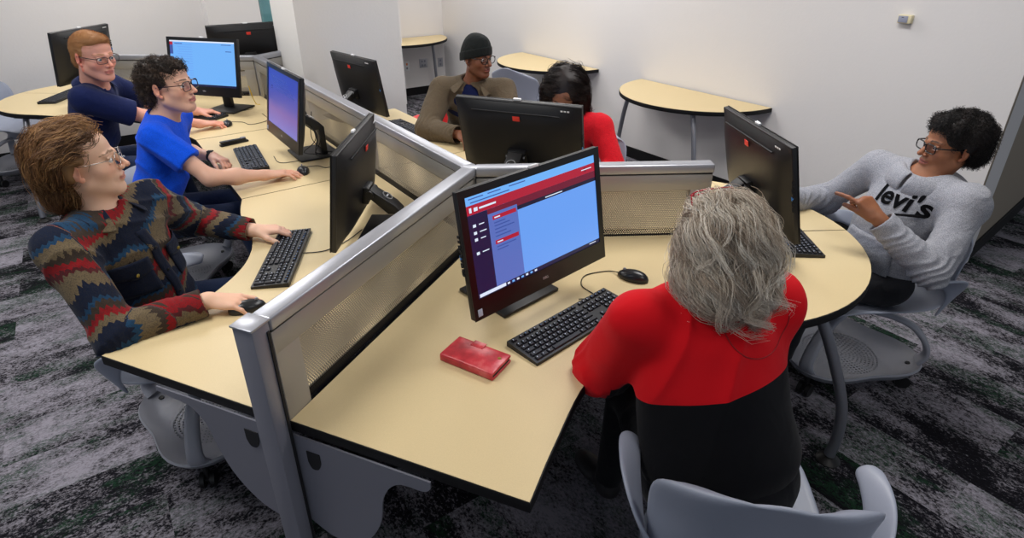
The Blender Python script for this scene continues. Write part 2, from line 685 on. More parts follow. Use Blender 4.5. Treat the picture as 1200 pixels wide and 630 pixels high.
def worktop(label, poly, group='pale maple worktops of the workstation'):
    t = thing('worktop', label, 'worktop', (0, 0, 0), 0)
    bm = BM()
    prism(bm, poly, TT - .032, TT - .0012, bev=.0025)
    o = obj('edge_band', bm, M_edge, t, smooth=30)
    o['label'] = 'black rubber edge'
    bm = BM()
    # laminate sheet, inset a hair
    c = sum((V2(*p) for p in poly), V2(0, 0)) / len(poly)
    P = [V2(*p) for p in poly]
    n = len(P)
    ins = []
    area = sum(P[i].x * P[(i + 1) % n].y - P[(i + 1) % n].x * P[i].y for i in range(n))
    sg = 1 if area > 0 else -1
    for i in range(n):
        d1 = (P[i] - P[i - 1]).normalized()
        d2 = (P[(i + 1) % n] - P[i]).normalized()
        nn = (V2(-d1.y, d1.x) + V2(-d2.y, d2.x)) * sg
        nn = nn.normalized()
        ins.append(P[i] + nn * .0035)
    prism(bm, ins, TT - .006, TT)
    obj('laminate_top', bm, M_lam, t, smooth=None)
    return t


def perp(d, s):
    return V2(-d.y, d.x) * s


def smoothpath(pts, n=6):
    return [V2(p.x, p.y) for p in catmull([Vector((q[0], q[1], 0)) for q in pts], n)]


g = .012
nB = V2(.817, .5767)        # right side normal of arm B
DEP = .66
# plaid sector (A-B)
e = V2(-.9238, .383)
seamB1 = J + bD * .98
seamB2 = J + bD * 2.13
poly = [J + e * g - nB * .0, A_ + e * .02] + [A_ + e * .665] + smoothpath(
    [A_ + e * .665 - aD * .04, (-1.10, 1.53), (-1.02, 1.71), (-.995, 1.92), (-1.05, 2.13), (-1.19, 2.36), tuple(seamB1 - nB * DEP)]) + [seamB1 - nB * g]
worktop('maple worktop under the plaid-shirted man\'s keyboard, left of the nearest partition', poly)
# insert left
S1, S2 = seamB1 + bD * .002, seamB2 - bD * .002
worktop('straight maple worktop section in front of the man in the blue T-shirt', [S1 - nB * g, S1 - nB * DEP, S2 - nB * DEP, S2 - nB * g])
worktop('straight maple worktop section beside the man in the knit cap', [S1 + nB * g, S2 + nB * g, S2 + nB * DEP, S1 + nB * DEP])
# lady sector (A-C) with quarter round
cc = J + cD * .88
rr = .655
ac = math.atan2(cD.y, cD.x)
a_in = ac - math.pi / 2
poly = [J - e * g + V2(.008, -.01), A_ - e * .02, A_ - e * .66] + smoothpath(
    [A_ - e * .66 - aD * .04, (.10, 1.03), (.20, 1.25), (.34, 1.405), (.56, 1.46), tuple(cc + V2(math.cos(a_in), math.sin(a_in)) * rr)])[0:] \
    + arc(cc, rr, a_in + .02, ac, 20) + [cc + cD * .0 - perp(cD, 1) * .003, J + cD * .05 - perp(cD, 1) * g]
worktop('maple worktop carrying the red wallet and the lit monitor in front', poly)
# red woman sector (B-C)
poly = [J + perp(cD, 1) * g + cD * .02, cc + perp(cD, 1) * .003] + arc(cc, rr, ac, ac + math.pi / 2 - .02, 20) + smoothpath(
    [tuple(cc + perp(cD, 1) * rr), (.44, 2.84), (.22, 2.90), (.02, 3.02), tuple(seamB1 + nB * DEP)]) + [seamB1 + nB * g]
worktop('maple worktop under the red-jacketed woman\'s monitor, behind the right partition', poly)
# far left (B-D) with round end
ck = K + dD * 1.36
ad = math.atan2(dD.y, dD.x)
rk = .66
side = perp(dD, 1)           # towards the viewer
seamK = K - bD * 1.0
S2b = seamB2 + bD * .002
poly = [K - nB * g - dD * .0 + side * g, ck + side * .003] + arc(ck, rk, ad, ad + math.pi / 2 - .02, 20) + smoothpath(
    [tuple(ck + side * rk), (-2.95, 4.03), (-2.66, 4.02), (-2.36, 3.86), tuple(S2b - nB * DEP)]) + [S2b - nB * g]
worktop('maple worktop with rounded left end where the man in navy sits', poly)
poly = [K - side * g + dD * .01, ck - side * .003] + arc(ck, rk, ad, ad - math.pi / 2 + .02, 20) + smoothpath(
    [tuple(ck - side * rk), (-2.9, 5.33), (-2.60, 5.40), (-2.40, 5.50), tuple(K + eD * .95 - V2(eD.y, -eD.x) * DEP)]) + [K + eD * .95 - V2(eD.y, -eD.x) * g, K - V2(eD.y, -eD.x) * g + eD * .03]
worktop('farthest maple worktop, behind the back-left partition', poly)


# ------------------------------------------------------------------ partitions
PT = 1.045


def partition(label, p, q, m0=.08, m1=.08, post_near=False):
    """desk screen from p to q: rail, frame band, perforated sheet, lower strip"""
    d = (q - p)
    L = d.length
    t = thing('desk_partition', label, 'partition', (p.x, p.y, 0), math.atan2(d.y, d.x))
    bm = BM()
    bx(bm, (L / 2, 0, PT - .018), (L, .056, .036), bev=.006, seg=3)
    obj('top_rail', bm, M_silver, t)
    bm = BM()
    bx(bm, (L / 2, 0, PT - .039), (L - .004, .034, .008))
    obj('gasket', bm, M_gap, t)
    bm = BM()
    zt, zb = PT - .042, TT - .02
    bx(bm, (L / 2, 0, zt - .032), (L - .004, .044, .064), bev=.002)
    bx(bm, (m0 / 2 + .002, 0, (zt + zb) / 2), (m0, .0438, zt - zb), bev=.002)
    bx(bm, (L - m1 / 2 - .002, 0, (zt + zb) / 2), (m1, .0438, zt - zb), bev=.002)
    obj('frame', bm, M_frame, t)
    bm = BM()
    x0, x1, z0, z1 = m0, L - m1, zb + .05, zt - .062
    for y in (-.012, .012):
        f = bm.faces.new([bm.verts.new(v) for v in ((x0, y, z0), (x1, y, z0), (x1, y, z1), (x0, y, z1))])
    obj('perforated_sheet', bm, M_perf, t, smooth=None)
    bm = BM()
    for y in (-.013, .013):
        bm.faces.new([bm.verts.new(v) for v in ((x0, y, zb - .05), (x1, y, zb - .05), (x1, y, z0 + .002), (x0, y, z0 + .002))])
    obj('lower_strip', bm, M_perfd, t, smooth=None)
    return t


tA = partition('nearest desk partition, running from the front post to the centre joint', A_ + aD * .0, J - aD * .02)
tB = partition('long desk partition running from the centre joint back to the column', J + bD * .02, K - bD * .02)
tC = partition('short desk partition to the right of the centre joint', J + cD * .02, J + cD * LC)
tD = partition('far left desk partition behind the man in navy', K + dD * .02, K + dD * 1.3)
tE = partition('far desk partition stub beside the column', K + eD * .02, K + eD * .95)
# mid-frame mullions on the long one
bm = BM()
for x in (.96, 2.11):
    bx(bm, (x, 0, (PT + TT) / 2 - .03), (.06, .045, .26), bev=.002)
obj('mullion', bm, M_silverd, tB)
# joints
for q, lb in ((J, 'silver three-way joint post at the centre of the partitions'), (K, 'silver three-way joint post at the far end of the long partition')):
    bm = BM()
    bx(bm, (q.x, q.y, PT - .018), (.062, .062, .037), rot=Matrix.Rotation(math.atan2(bD.y, bD.x), 3, 'Z'), bev=.008, seg=3)
    prism(bm, arc(q, .024, 0, 2 * math.pi, 14)[:-1], .02, PT - .03)
    lathe(bm, [(.0, .0), (.05, .0), (.05, .008), (.03, .02), (0, .02)], 20, Matrix.Translation((q.x, q.y, 0)))
    tag(obj('joint_post', bm, M_silver), lb, 'post')
# end post of the near partition with its two wing brackets, and the end caps of the others
t = thing('end_post', 'tall grey end post with two curved wing brackets at the front of the workstation', 'post', (A_.x + aD.x * .03, A_.y + aD.y * .03, 0), math.atan2(-e.y, -e.x))
bm = BM()
bx(bm, (0, 0, PT / 2), (.060, .052, PT), bev=.006)
o_ = obj('post', bm, M_silverd, t)
bm = BM()
bx(bm, (.0315, .016, PT / 2 - .01), (.004, .007, PT - .03))
obj('gasket', bm, M_gap, t)
bm = BM()
bx(bm, (0, 0, PT + .0005), (.064, .058, .006), bev=.002)
obj('cap', bm, M_silver, t)


def wing(name, pts):
    bm = BM()
    mm = Matrix(((1, 0, 0, 0), (0, 0, 1, 0), (0, 1, 0, 0), (0, 0, 0, 1)))
    prism(bm, pts, .022, .027, M=mm)
    return obj(name, bm, M_silverd, t)


def sp2(pts, n=6):
    return [(p.x, p.y) for p in catmull([Vector((a, b, 0)) for a, b in pts], n)]


lw = [(-.03, .705)] + [(-.448, .705)] + sp2([(-.448, .69), (-.40, .683), (-.33, .675), (-.285, .63), (-.265, .56), (-.235, .48), (-.19, .42), (-.13, .375), (-.03, .35)])
wing('wing_bracket', lw)
rw = [(.03, .705)] + [(.42, .705)] + sp2([(.42, .685), (.40, .668), (.33, .660), (.285, .60), (.265, .50), (.225, .42), (.17, .375), (.10, .365), (.03, .40)])
wing('wing_bracket', rw)
for sx, w_ in ((-.115, .045), (.085, .04)):
    bm = BM()
    mm = Matrix(((1, 0, 0, 0), (0, 0, 1, 0), (0, 1, 0, 0), (0, 0, 0, 1)))
    hp = [(sx - w_ / 2, .665), (sx + w_ / 2, .665)] + sp2([(sx + w_ / 2, .635), (sx + w_ / 4, .612), (sx - w_ / 4, .608), (sx - w_ / 2, .63)], 3)
    prism(bm, hp, .0200, .0295, M=mm)
    obj('cable_slot', bm, M_gap, t)
bm = BM()
bx(bm, (0, .0, .012), (.10, .46, .02), bev=.006)
obj('foot', bm, M_silverd, t)
# privacy screen below the near worktops
t = thing('modesty_panel', 'black perforated panel and cable tray under the nearest partition', 'panel', (A_.x, A_.y, 0), math.atan2(-aD.y, -aD.x))
bm = BM()
bm.faces.new([bm.verts.new(v) for v in ((.06, 0, .18), (1.0, 0, .18), (1.0, 0, .70), (.06, 0, .70))])
obj('perforated_sheet', bm, M_perfd, t, smooth=None)
bm = BM()
bx(bm, (.53, 0, .17), (.94, .03, .02), bev=.003)
bx(bm, (.53, -.10, .48), (.94, .008, .10), bev=.002)
bx(bm, (.53, -.05, .43), (.94, .10, .006))
obj('cable_tray', bm, M_black, t)


# tubular table legs
def tube_leg(label, top, foot, bulge=.06):
    t = thing('table_leg', label, 'table leg', (foot[0], foot[1], 0))
    T_, F_ = Vector((top[0] - foot[0], top[1] - foot[1], top[2])), Vector((0, 0, .03))
    out = Vector((-T_.x, -T_.y, 0))
    out = out.normalized() if out.length > 1e-4 else Vector((1, 0, 0))
    knee = F_ * .62 + T_ * .38 + out * bulge
    pts = catmull([T_, T_ * .55 + knee * .45 + out * .012, knee, F_ * .6 + knee * .4 + out * .012, F_], 6)
    bm = BM()
    tube(bm, pts, .020, 14)
    obj('tube', bm, M_leg, t)
    bm = BM()
    lathe(bm, [(0, 0), (.042, 0), (.044, .006), (.03, .018), (.014, .024), (.012, .045), (0, .045)], 24)
    obj('foot_glide', bm, M_cast, t)
    bm = BM()
    bx(bm, (T_.x, T_.y, T_.z - .004), (.10, .10, .006), bev=.002)
    obj('mounting_plate', bm, M_silverd, t)
    return t


tube_leg('curved grey tube leg at the rounded right end of the workstation', (1.04, 1.74, .708), (1.22, 1.67))
tube_leg('curved grey tube leg near the hooded man, mostly behind the round end', (.98, 2.62, .708), (1.16, 2.72))
tube_leg('grey tube leg at the rounded far left end of the workstation', (-3.50, 4.20, .708), (-3.42, 3.93), .02)


# half-round tables against the walls
def wall_table(label, c, along, into, r, legs, group=None):
    """c = middle of the straight edge on the wall, into = direction into the wall"""
    t = thing('wall_table', label, 'table', (c.x, c.y, 0), math.atan2(along.y, along.x))
    s = 1 if along.cross(into) > 0 else -1
    pts = [(r * math.cos(a), -s * r * math.sin(a)) for a in [math.pi * k / 32 for k in range(33)]]
    pts = [(x, y - s * .012) for x, y in pts]
    bm = BM()
    prism(bm, pts, TT - .032, TT - .0012, bev=.003)
    obj('edge_band', bm, M_edge, t, smooth=30)
    bm = BM()
    prism(bm, [(x * .993, (y + s * .015) * .993 - s * .018) for x, y in pts], TT - .006, TT)
    obj('tabletop', bm, M_lam, t, smooth=None)
    for (ax, ay, fx, fy) in legs:
        bm = BM()
        T_, F_ = Vector((ax, -s * ay, .708)), Vector((fx, -s * fy, .02))
        out = Vector((fx - ax, -s * (fy - ay), 0)).normalized()
        knee = F_ * .62 + T_ * .38 + out * .03
        tube(bm, catmull([T_, T_ * .55 + knee * .45 + out * .012, knee, F_ * .6 + knee * .4 + out * .005, F_], 6), .018, 12)
        obj('leg', bm, M_leg, t)
    bm = BM()
    bx(bm, (0, -s * .2, TT - .05), (r * 1.1, .05, .03), bev=.003)
    obj('underframe', bm, M_silverd, t)
    return t


Wm = V2(1.52, 4.737)
wall_table('nearest half-round maple wall table, behind the hooded man\'s monitor', Wm, Wd, Nd, .64,
           [(-.38, .42, -.50, .40), (.30, .46, .46, .54)])
W2 = V2(.485, 6.22)
wall_table('half-round maple wall table behind the woman in red', W2, Wd, Nd, .62, [(-.34, .40, -.46, .5), (.30, .40, .42, .5)])
W3 = Pb - Nd * .66
wall_table('farthest half-round maple table, beside the column', W3, Nd, -Wd, .62, [(.30, .36, .42, .20), (-.34, .36, -.44, .46)])

# ------------------------------------------------------------------ screens
def emis(name, c, s=1.0):
    m = bpy.data.materials.new(name)
    m.use_nodes = True
    b = m.node_tree.nodes['Principled BSDF']
    b.inputs['Base Color'].default_value = (.01, .01, .012, 1)
    b.inputs['Roughness'].default_value = .25
    b.inputs['Emission Color'].default_value = (*srgb(c), 1)
    b.inputs['Emission Strength'].default_value = s * .84
    return m


E_page = emis('screen_page_blue', (104, 158, 240), 1.05)
E_pale = emis('screen_pale_blue', (110, 176, 246), 1.05)
E_side = emis('screen_side_panel', (88, 112, 190))
E_navy = emis('screen_navy', (18, 22, 62))
E_redt = emis('screen_red_bar', (176, 26, 52))
E_redd = emis('screen_dark_red', (112, 22, 48))
E_dark = emis('screen_dark_bar', (30, 22, 48))
E_txt = emis('screen_white_text', (225, 235, 255))
E_line = emis('screen_line_blue', (60, 84, 160))
E_dim = emis('screen_dim', (58, 78, 176), .8)
SCREEN_MATS = [E_page, E_pale, E_side, E_navy, E_redt, E_redd, E_dark, E_txt, E_line, E_dim]
PG, PALE, SIDE, NAVY, RED, REDD, DARK, TXT, LINE, DIM = range(10)


def gradient_screen():
    m = bpy.data.materials.new('screen_violet_desktop')
    m.use_nodes = True
    nt = m.node_tree
    b = nt.nodes['Principled BSDF']
    b.inputs['Base Color'].default_value = (.01, .01, .012, 1)
    b.inputs['Roughness'].default_value = .3
    tc = node(nt, 'ShaderNodeTexCoord')
    s = node(nt, 'ShaderNodeSeparateXYZ')
    nt.links.new(tc.outputs['Generated'], s.inputs[0])
    c = ramp(nt, s.outputs[2], [(0, (120, 120, 205)), (.3, (118, 96, 178)), (.45, (78, 82, 178)), (.8, (44, 70, 186)), (1, (40, 66, 180))])
    nt.links.new(c, b.inputs['Emission Color'])
    b.inputs['Emission Strength'].default_value = .76
    return m


E_grad = gradient_screen()

MW, MH = .572, .38
SW, SH = .527, .2965
BZ = .0225      # side bezel
BT = .022       # top bezel


def screen_mesh(kind):
    """rectangles in 0..1 screen coordinates, (x0, y0 from the top, x1, y1, colour)"""
    r = []
    if kind == 'portal':
        r += [(0, 0, 1, 1, PG), (0, 0, 1, .085, PALE), (0, .085, 1, .175, RED), (.28, .175, 1, .27, REDD), (.28, .245, 1, .285, DARK),
              (0, .175, .135, .955, NAVY), (.135, .175, .345, .96, SIDE), (.135, .175, .345, .225, REDD),
              (.165, .255, .335, .295, RED), (.165, .50, .335, .54, RED), (0, .955, 1, 1, NAVY), (.012, .958, .2, .992, TXT)]
        r += [(.02, .108, .035, .155, TXT), (.05, .115, .075, .15, TXT), (.085, .124, .20, .142, TXT), (.905, .105, .92, .15, REDD), (.88, .12, .97, .13, TXT)]
        for k, y in enumerate((.27, .34, .405, .54)):
            r += [(.03, y, .05, y + .028, TXT), (.07, y + .008, .105 + .01 * (k % 2), y + .018, TXT)]
        for k, y in enumerate((.32, .35, .385, .42, .455, .56, .59)):
            r += [(.17, y, .25 + .03 * ((k * 7) % 3), y + .011, LINE)]
        for k in range(7):
            r += [(.21 + .035 * k, .965, .228 + .035 * k, .985, PALE if k % 2 else TXT)]
        r += [(.175, .268, .215, .28, TXT), (.175, .513, .215, .525, TXT), (.56, .258, .70, .268, TXT), (.02, .02, .12, .03, LINE), (.15, .02, .24, .03, LINE),
              (.30, .02, .42, .03, LINE), (.03, .055, .30, .065, LINE), (.9, .966, .96, .975, TXT)]
    elif kind == 'page':
        r += [(0, 0, 1, 1, PALE), (0, 0, 1, .03, TXT), (0, .03, .05, .16, RED), (0, .10, .05, .3, LINE), (0, .955, 1, 1, NAVY)]
        for k in range(16):
            y = .08 + .052 * k
            r += [(.10 + .02 * (k % 3), y, .35 + .11 * ((k * 5) % 5), y + .012, PG)]
        r += [(.08, .06, .2, .075, LINE), (.80, .06, .95, .072, LINE), (.86, .2, .95, .215, LINE)]
    elif kind == 'desktop':
        for k in range(5):
            r += [(.08 + .05 * k, .12 + .052 * k, .62 + .07 * k, .13 + .052 * k, LINE)]
        r += [(.12, .30, .16, .315, NAVY), (.12, .34, .15, .352, NAVY)]
    bm = BM()
    for i, (x0, y0, x1, y1, m) in enumerate(r):
        y = -.0004 - .00006 * i
        q = [bm.verts.new(((a - .5) * SW, y, (.5 - b) * SH)) for a, b in ((x0, y1), (x1, y1), (x1, y0), (x0, y0))]
        bm.faces.new(q).material_index = m
    me = bpy.data.meshes.new('screen_content')
    bm.to_mesh(me)
    bm.free()
    for m in SCREEN_MATS:
        me.materials.append(m)
    return me


DELL = text_mesh('DELL', .011, .0002, True)
DELL.materials.append(M_logo)


def make_monitor(label, x, y, yaw, zc=1.03, tilt=10, screen='page', base_off=(0, .14), group='desktop computers on the workstation', dim=False):
    t = thing('desktop_computer', label, 'computer', (x, y, TT), R(yaw), group)
    c = zc - TT
    tl = Matrix.Translation((0, 0, c)) @ Matrix.Rotation(-R(tilt), 4, 'X')

    def put(name, bm, m, par=t, smooth=35, local=None):
        o = obj(name, bm, m, par, smooth=smooth)
        if par is t:
            o.matrix_local = tl @ (local or Matrix())
        else:
            o.matrix_local = (local or Matrix())
        return o
    # housing: slab + domed back
    bm = BM()
    bx(bm, (0, .008, 0), (MW, .020, MH), bev=.004, seg=3)
    nx, nz = 18, 12
    rows = []
    for j in range(nz + 1):
        row = []
        for i in range(nx + 1):
            u, v = i / nx * 2 - 1, j / nz * 2 - 1
            d = (1 - abs(u) ** 4.5) ** .7 * (1 - abs(v) ** 4.5) ** .7
            row.append(bm.verts.new((u * (MW / 2 - .004), .017 + .036 * d, v * (MH / 2 - .004))))
        rows.append(row)
    for j in range(nz):
        for i in range(nx):
            bm.faces.new((rows[j][i], rows[j + 1][i], rows[j + 1][i + 1], rows[j][i + 1]))
    hs = put('housing', bm, M_black)
    # glossy bezel
    zt = MH / 2 - BT
    zs = zt - SH / 2
    bm = BM()
    for (cx, cz, w_, h_) in ((0, MH / 2 - BT / 2, MW, BT), (-(SW / 2 + BZ / 2), zs, BZ, SH), (SW / 2 + BZ / 2, zs, BZ, SH), (0, (zs - SH / 2 - MH / 2) / 2, MW, zs - SH / 2 + MH / 2)):
        bx(bm, (cx, -.004, cz), (w_, .004, h_))
    put('bezel', bm, M_blackg)
    # display
    bm = BM()
    bm.faces.new([bm.verts.new(v) for v in ((-SW / 2, -.0025, -SH / 2), (SW / 2, -.0025, -SH / 2), (SW / 2, -.0025, SH / 2), (-SW / 2, -.0025, SH / 2))])
    ds = put('display', bm, E_grad if screen == 'desktop' else M_blackg, smooth=None, local=Matrix.Translation((0, 0, zs)))
    if screen != 'off':
        so = obj('screen_content', screen_mesh(screen), None, ds, smooth=None)
        so.location = (0, -.0026, 0)
    o = put('brand_lettering', DELL, None, local=Matrix.Translation((0, -.0062, -MH / 2 + .031)) @ Matrix.Rotation(math.pi / 2, 4, 'X'), smooth=None)
    o['label'] = 'silver brand lettering'
    bm = BM()
    bx(bm, (-MW / 2 + .020, -.0065, -MH / 2 + .022), (.016, .001, .022), bev=.0003)
    put('sticker', bm, mat('pale_blue_sticker', (190, 205, 225), .4))
    bm = BM()
    bx(bm, (0, .0, MH / 2 + .003), (.034, .012, .010), bev=.002)
    o = put('webcam_slider', bm, M_white)
    o['label'] = 'white webcam slider on the top edge'
    # back details
    bm = BM()
    bx(bm, (0, .045, MH / 2 - .038), (.40, .006, .006), bev=.001)
    for k in range(9):
        bx(bm, (-MW / 2 - .001, .016, -.05 + .014 * k), (.002, .010, .008))
    put('vent_slot', bm, M_gap)
    bm = BM()
    bx(bm, (-.008, .0525, MH / 2 - .060), (.032, .002, .022), bev=.0005)
    o = put('asset_sticker', bm, M_red)
    o['label'] = 'red asset sticker on the back'
    bm = BM()
    for k in range(3):
        bx(bm, (-.205 - k * .014, .033, MH / 2 - .016), (.009, .002, .006), bev=.0003)
    put('badge', bm, M_white)
    bm = BM()
    for k, (dz, mm_) in enumerate(((.03, 0), (.0, 1), (-.022, 0), (-.044, 0))):
        bx(bm, (-MW / 2 + .0, .02, dz), (.0035, .006, .014), mi=mm_)
    put('port', bm, [M_gap, M_keyb])
    # stand: hinge block, arm that leans back and drops, flat base
    bo = base_off
    bm = BM()
    M2 = tl
    bx(bm, (0, .062, -.055), (.085, .03, .07), bev=.006)
    tube(bm, [(-.045, .078, -.05), (.045, .078, -.05)], .017, 16)
    put('hinge', bm, M_black)
    bm = BM()
    yb = .155 + bo[1] - .14
    zc_ = c - .06
    prof = [(.075, zc_ + .020), (yb + .01, zc_ - .045), (yb + .035, zc_ - .075), (yb + .035, .010), (yb + .002, .010), (yb + .002, zc_ - .085), (yb - .018, zc_ - .085), (.065, zc_ - .015)]
    mm = Matrix(((0, 0, 1, 0), (1, 0, 0, 0), (0, 1, 0, 0), (0, 0, 0, 1)))
    prism(bm, prof, -.034 + bo[0] * .0, .034, M=mm, bev=.004)
    arm = obj('stand_arm', bm, M_black, t, smooth=30)
    arm.location = (0, 0, 0)
    # round badge on the slope
    sl = Vector((0, yb + .01 - .075, -.065)).normalized()
    nrm = Vector((0, -sl.z, sl.y))
    mid = Vector((0, (.075 + yb + .01) / 2 + .012, zc_ - .018))
    q = nrm.to_track_quat('Z', 'Y').to_matrix().to_4x4()
    bm = BM()
    pts = [(.021 * math.cos(a), .021 * math.sin(a), 0) for a in [2 * math.pi * k / 28 for k in range(28)]]
    tube(bm, pts, .0018, 6, closed=True)
    bx(bm, (0, 0, 0), (.026, .006, .002), bev=.0008)
    bd = obj('round_badge', bm, M_logo, arm)
    bd.matrix_local = Matrix.Translation(mid + nrm * .004) @ q
    bm = BM()
    bx(bm, (bo[0], bo[1], .007), (.25, .23, .012), bev=.004)
    obj('stand_base', bm, M_black, t)
    return t


def cable(label_parent, pts, r=.002, name='cable', mt=None):
    bm = BM()
    tube(bm, catmull(pts, 8), r, 6)
    return obj(name, bm, mt or M_black, label_parent)


make_monitor('lit desktop computer with red and blue page, nearest to the grey-haired woman', .083, 1.605, 42.7, 1.031, 9.2, 'portal', (.01, .15))
make_monitor('black desktop computer seen edge-on beside the plaid-shirted man\'s keyboard', -.636, 2.215, 269, .968, 8, 'page', (0, .14))
make_monitor('desktop computer with violet-blue screen in front of the man in the blue T-shirt', -1.205, 3.095, 305.3, 1.04, 10, 'desktop', (-.05, .14))
make_monitor('desktop computer with pale blue page between the navy and blue shirted men', -2.10, 4.12, 344, 1.06, 12, 'page', (.03, .13))
make_monitor('farthest desktop computer, back turned, in front of the column', -2.10, 4.90, 211.3, 1.075, 14, 'page', (0, .055))
make_monitor('back-turned desktop computer behind the man in navy', -3.253, 4.634, 264.2, 1.07, 9.3, 'page', (0, .13))
make_monitor('back-turned desktop computer in front of the man in the knit cap', -1.043, 4.11, 133.5, .95, 8.8, 'page', (0, .13))
make_monitor('back-turned desktop computer facing the woman in the red jacket', .043, 2.53, 158, 1.028, 15, 'page', (0, .13))
make_monitor('back-turned desktop computer facing the man in the grey hoodie', .980, 2.197, 94.5, 1.0, 13.4, 'page', (0, .13))


# ------------------------------------------------------------------ keyboards and mice
def make_keyboard(label):
    t = thing('keyboard', label, 'keyboard', group='black computer keyboards')
    bm = BM()
    # wedge case
    w_, d_ = .442, .127
    prof = [(-d_ / 2, 0), (d_ / 2, 0), (d_ / 2, .017), (-d_ / 2, .010)]
    mm = Matrix(((0, 0, 1, 0), (1, 0, 0, 0), (0, 1, 0, 0), (0, 0, 0, 1)))
    prism(bm, prof, -w_ / 2, w_ / 2, M=mm, bev=0)
    obj('case', bm, M_black, t, smooth=None)
    P = .0190
    sl = math.atan2(.007, .127)

    def keys(name, specs):
        """specs: list of (x, y, w, h[, mat index])"""
        bm = BM()
        for s in specs:
            x, y, w, h = s[:4]
            x0, y0, w0, h0 = x + w / 2, y - h / 2, w - .0032, h - .0032
            z = .0135 + (y0 / .127) * .007
            vs = []
            for (dx, dy, dz) in ((-.5, -.5, 0), (.5, -.5, 0), (.5, .5, 0), (-.5, .5, 0)):
                vs.append(bm.verts.new((x0 + dx * w0, y0 + dy * h0, z - .002)))
            vt = []
            for (dx, dy, dz) in ((-.5, -.5, 0), (.5, -.5, 0), (.5, .5, 0), (-.5, .5, 0)):
                vt.append(bm.verts.new((x0 + dx * (w0 - .0035), y0 + dy * (h0 - .0035) + .0004, z + .0055 + dy * .0006)))
            for k in range(4):
                bm.faces.new((vs[k], vs[(k + 1) % 4], vt[(k + 1) % 4], vt[k]))
            bm.faces.new(vt)
            mi = s[4] if len(s) > 4 else 1
            if mi:
                lx, ly = x0 - w0 * .18, y0 + h0 * .13
                a = .0013
                f = bm.faces.new([bm.verts.new((lx + dx * a, ly + dy * a * 1.3, z + .0060)) for dx, dy in ((-1, -1), (1, -1), (1, 1), (-1, 1))])
                f.material_index = mi
        o = obj(name, bm, [M_key, M_keyl, M_keyb], t, smooth=None)
        return o
    x0 = -w_ / 2 + .008
    yt = .127 / 2 - .006
    fr = [(x0, yt, P, .015, 1)]
    for k in range(12):
        fr.append((x0 + P * (1.6 + k + .45 * (k // 4)), yt, P, .015, 2 if k % 3 else 1))
    keys('function_keys', fr)
    y1 = yt - .021
    main = []
    for k in range(13):
        main.append((x0 + P * k, y1, P, P))
    main.append((x0 + P * 13, y1, P * 2, P))
    main.append((x0, y1 - P, P * 1.5, P))
    for k in range(12):
        main.append((x0 + P * (1.5 + k), y1 - P, P, P))
    main.append((x0 + P * 13.5, y1 - P, P * 1.5, P))
    main.append((x0, y1 - 2 * P, P * 1.75, P))
    for k in range(11):
        main.append((x0 + P * (1.75 + k), y1 - 2 * P, P, P))
    main.append((x0 + P * 12.75, y1 - 2 * P, P * 2.25, P))
    main.append((x0, y1 - 3 * P, P * 2.25, P))
    for k in range(10):
        main.append((x0 + P * (2.25 + k), y1 - 3 * P, P, P))
    main.append((x0 + P * 12.25, y1 - 3 * P, P * 2.75, P))
    keys('letter_keys', main)
    bot = []
    xx = x0
    for w in (1.25, 1.25, 1.25, 6.25, 1.25, 1.25, 1.25, 1.25):
        bot.append((xx, y1 - 4 * P, P * w, P, 0 if w > 5 else 1))
        xx += P * w
    keys('bottom_row_keys', bot)
    nx = x0 + P * 15.25
    nav = [(nx + P * k, yt, P, .015, 1) for k in range(3)] + [(nx + P * k, y1 - P * j, P, P, 1) for k in range(3) for j in range(2)]
    nav += [(nx + P, y1 - 3 * P, P, P, 1)] + [(nx + P * k, y1 - 4 * P, P, P, 1) for k in range(3)]
    keys('navigation_keys', nav)
    px = x0 + P * 18.45
    num = [(px + P * k, yt, P, .015, 2) for k in range(4)] + [(px + P * k, y1 - P * j, P, P, 1) for k in range(3) for j in range(4)]
    num += [(px, y1 - 4 * P, 2 * P, P, 1), (px + 2 * P, y1 - 4 * P, P, P, 1), (px + 3 * P, y1, P, P, 1), (px + 3 * P, y1 - P, P, 2 * P, 1), (px + 3 * P, y1 - 3 * P, P, 2 * P, 1)]
    keys('number_pad', num)
    return t


def place(t, x, y, ang, z=TT, label=None):
    t.location = (x, y, z)
    t.rotation_euler = (0, 0, ang)
    if label:
        t['label'] = label
    return t


kb0 = make_keyboard('black keyboard in front of the lit monitor, beside the red wallet')
# rear edge direction from the photo, right hand side as the typist sees it
place(kb0, .189, 1.517, R(42.5))
KBS = [('black keyboard under the plaid-shirted man\'s right hand', (-.862, 1.965), math.atan2(-.46, .06)),
       ('black keyboard beside the wrist watch of the man in the blue T-shirt', (-1.445, 3.12), math.atan2(-.44, .25)),
       ('black keyboard beside the red-haired man\'s mouse hand', (-2.19, 4.06), math.atan2(-.13, .33)),
       ('black keyboard on the far left rounded worktop end', (-3.52, 4.64), math.atan2(.40, -.05)),
       ('black keyboard between the long partition and the man in the knit cap', (-.655, 3.70), math.atan2(.42, -.34) ),
       ('black keyboard near the hooded man, behind his monitor', (1.12, 2.17), math.atan2(.44, .02))]
for lb, (x, y), a in KBS:
    place(copy_tree(kb0), x, y, a, label=lb)


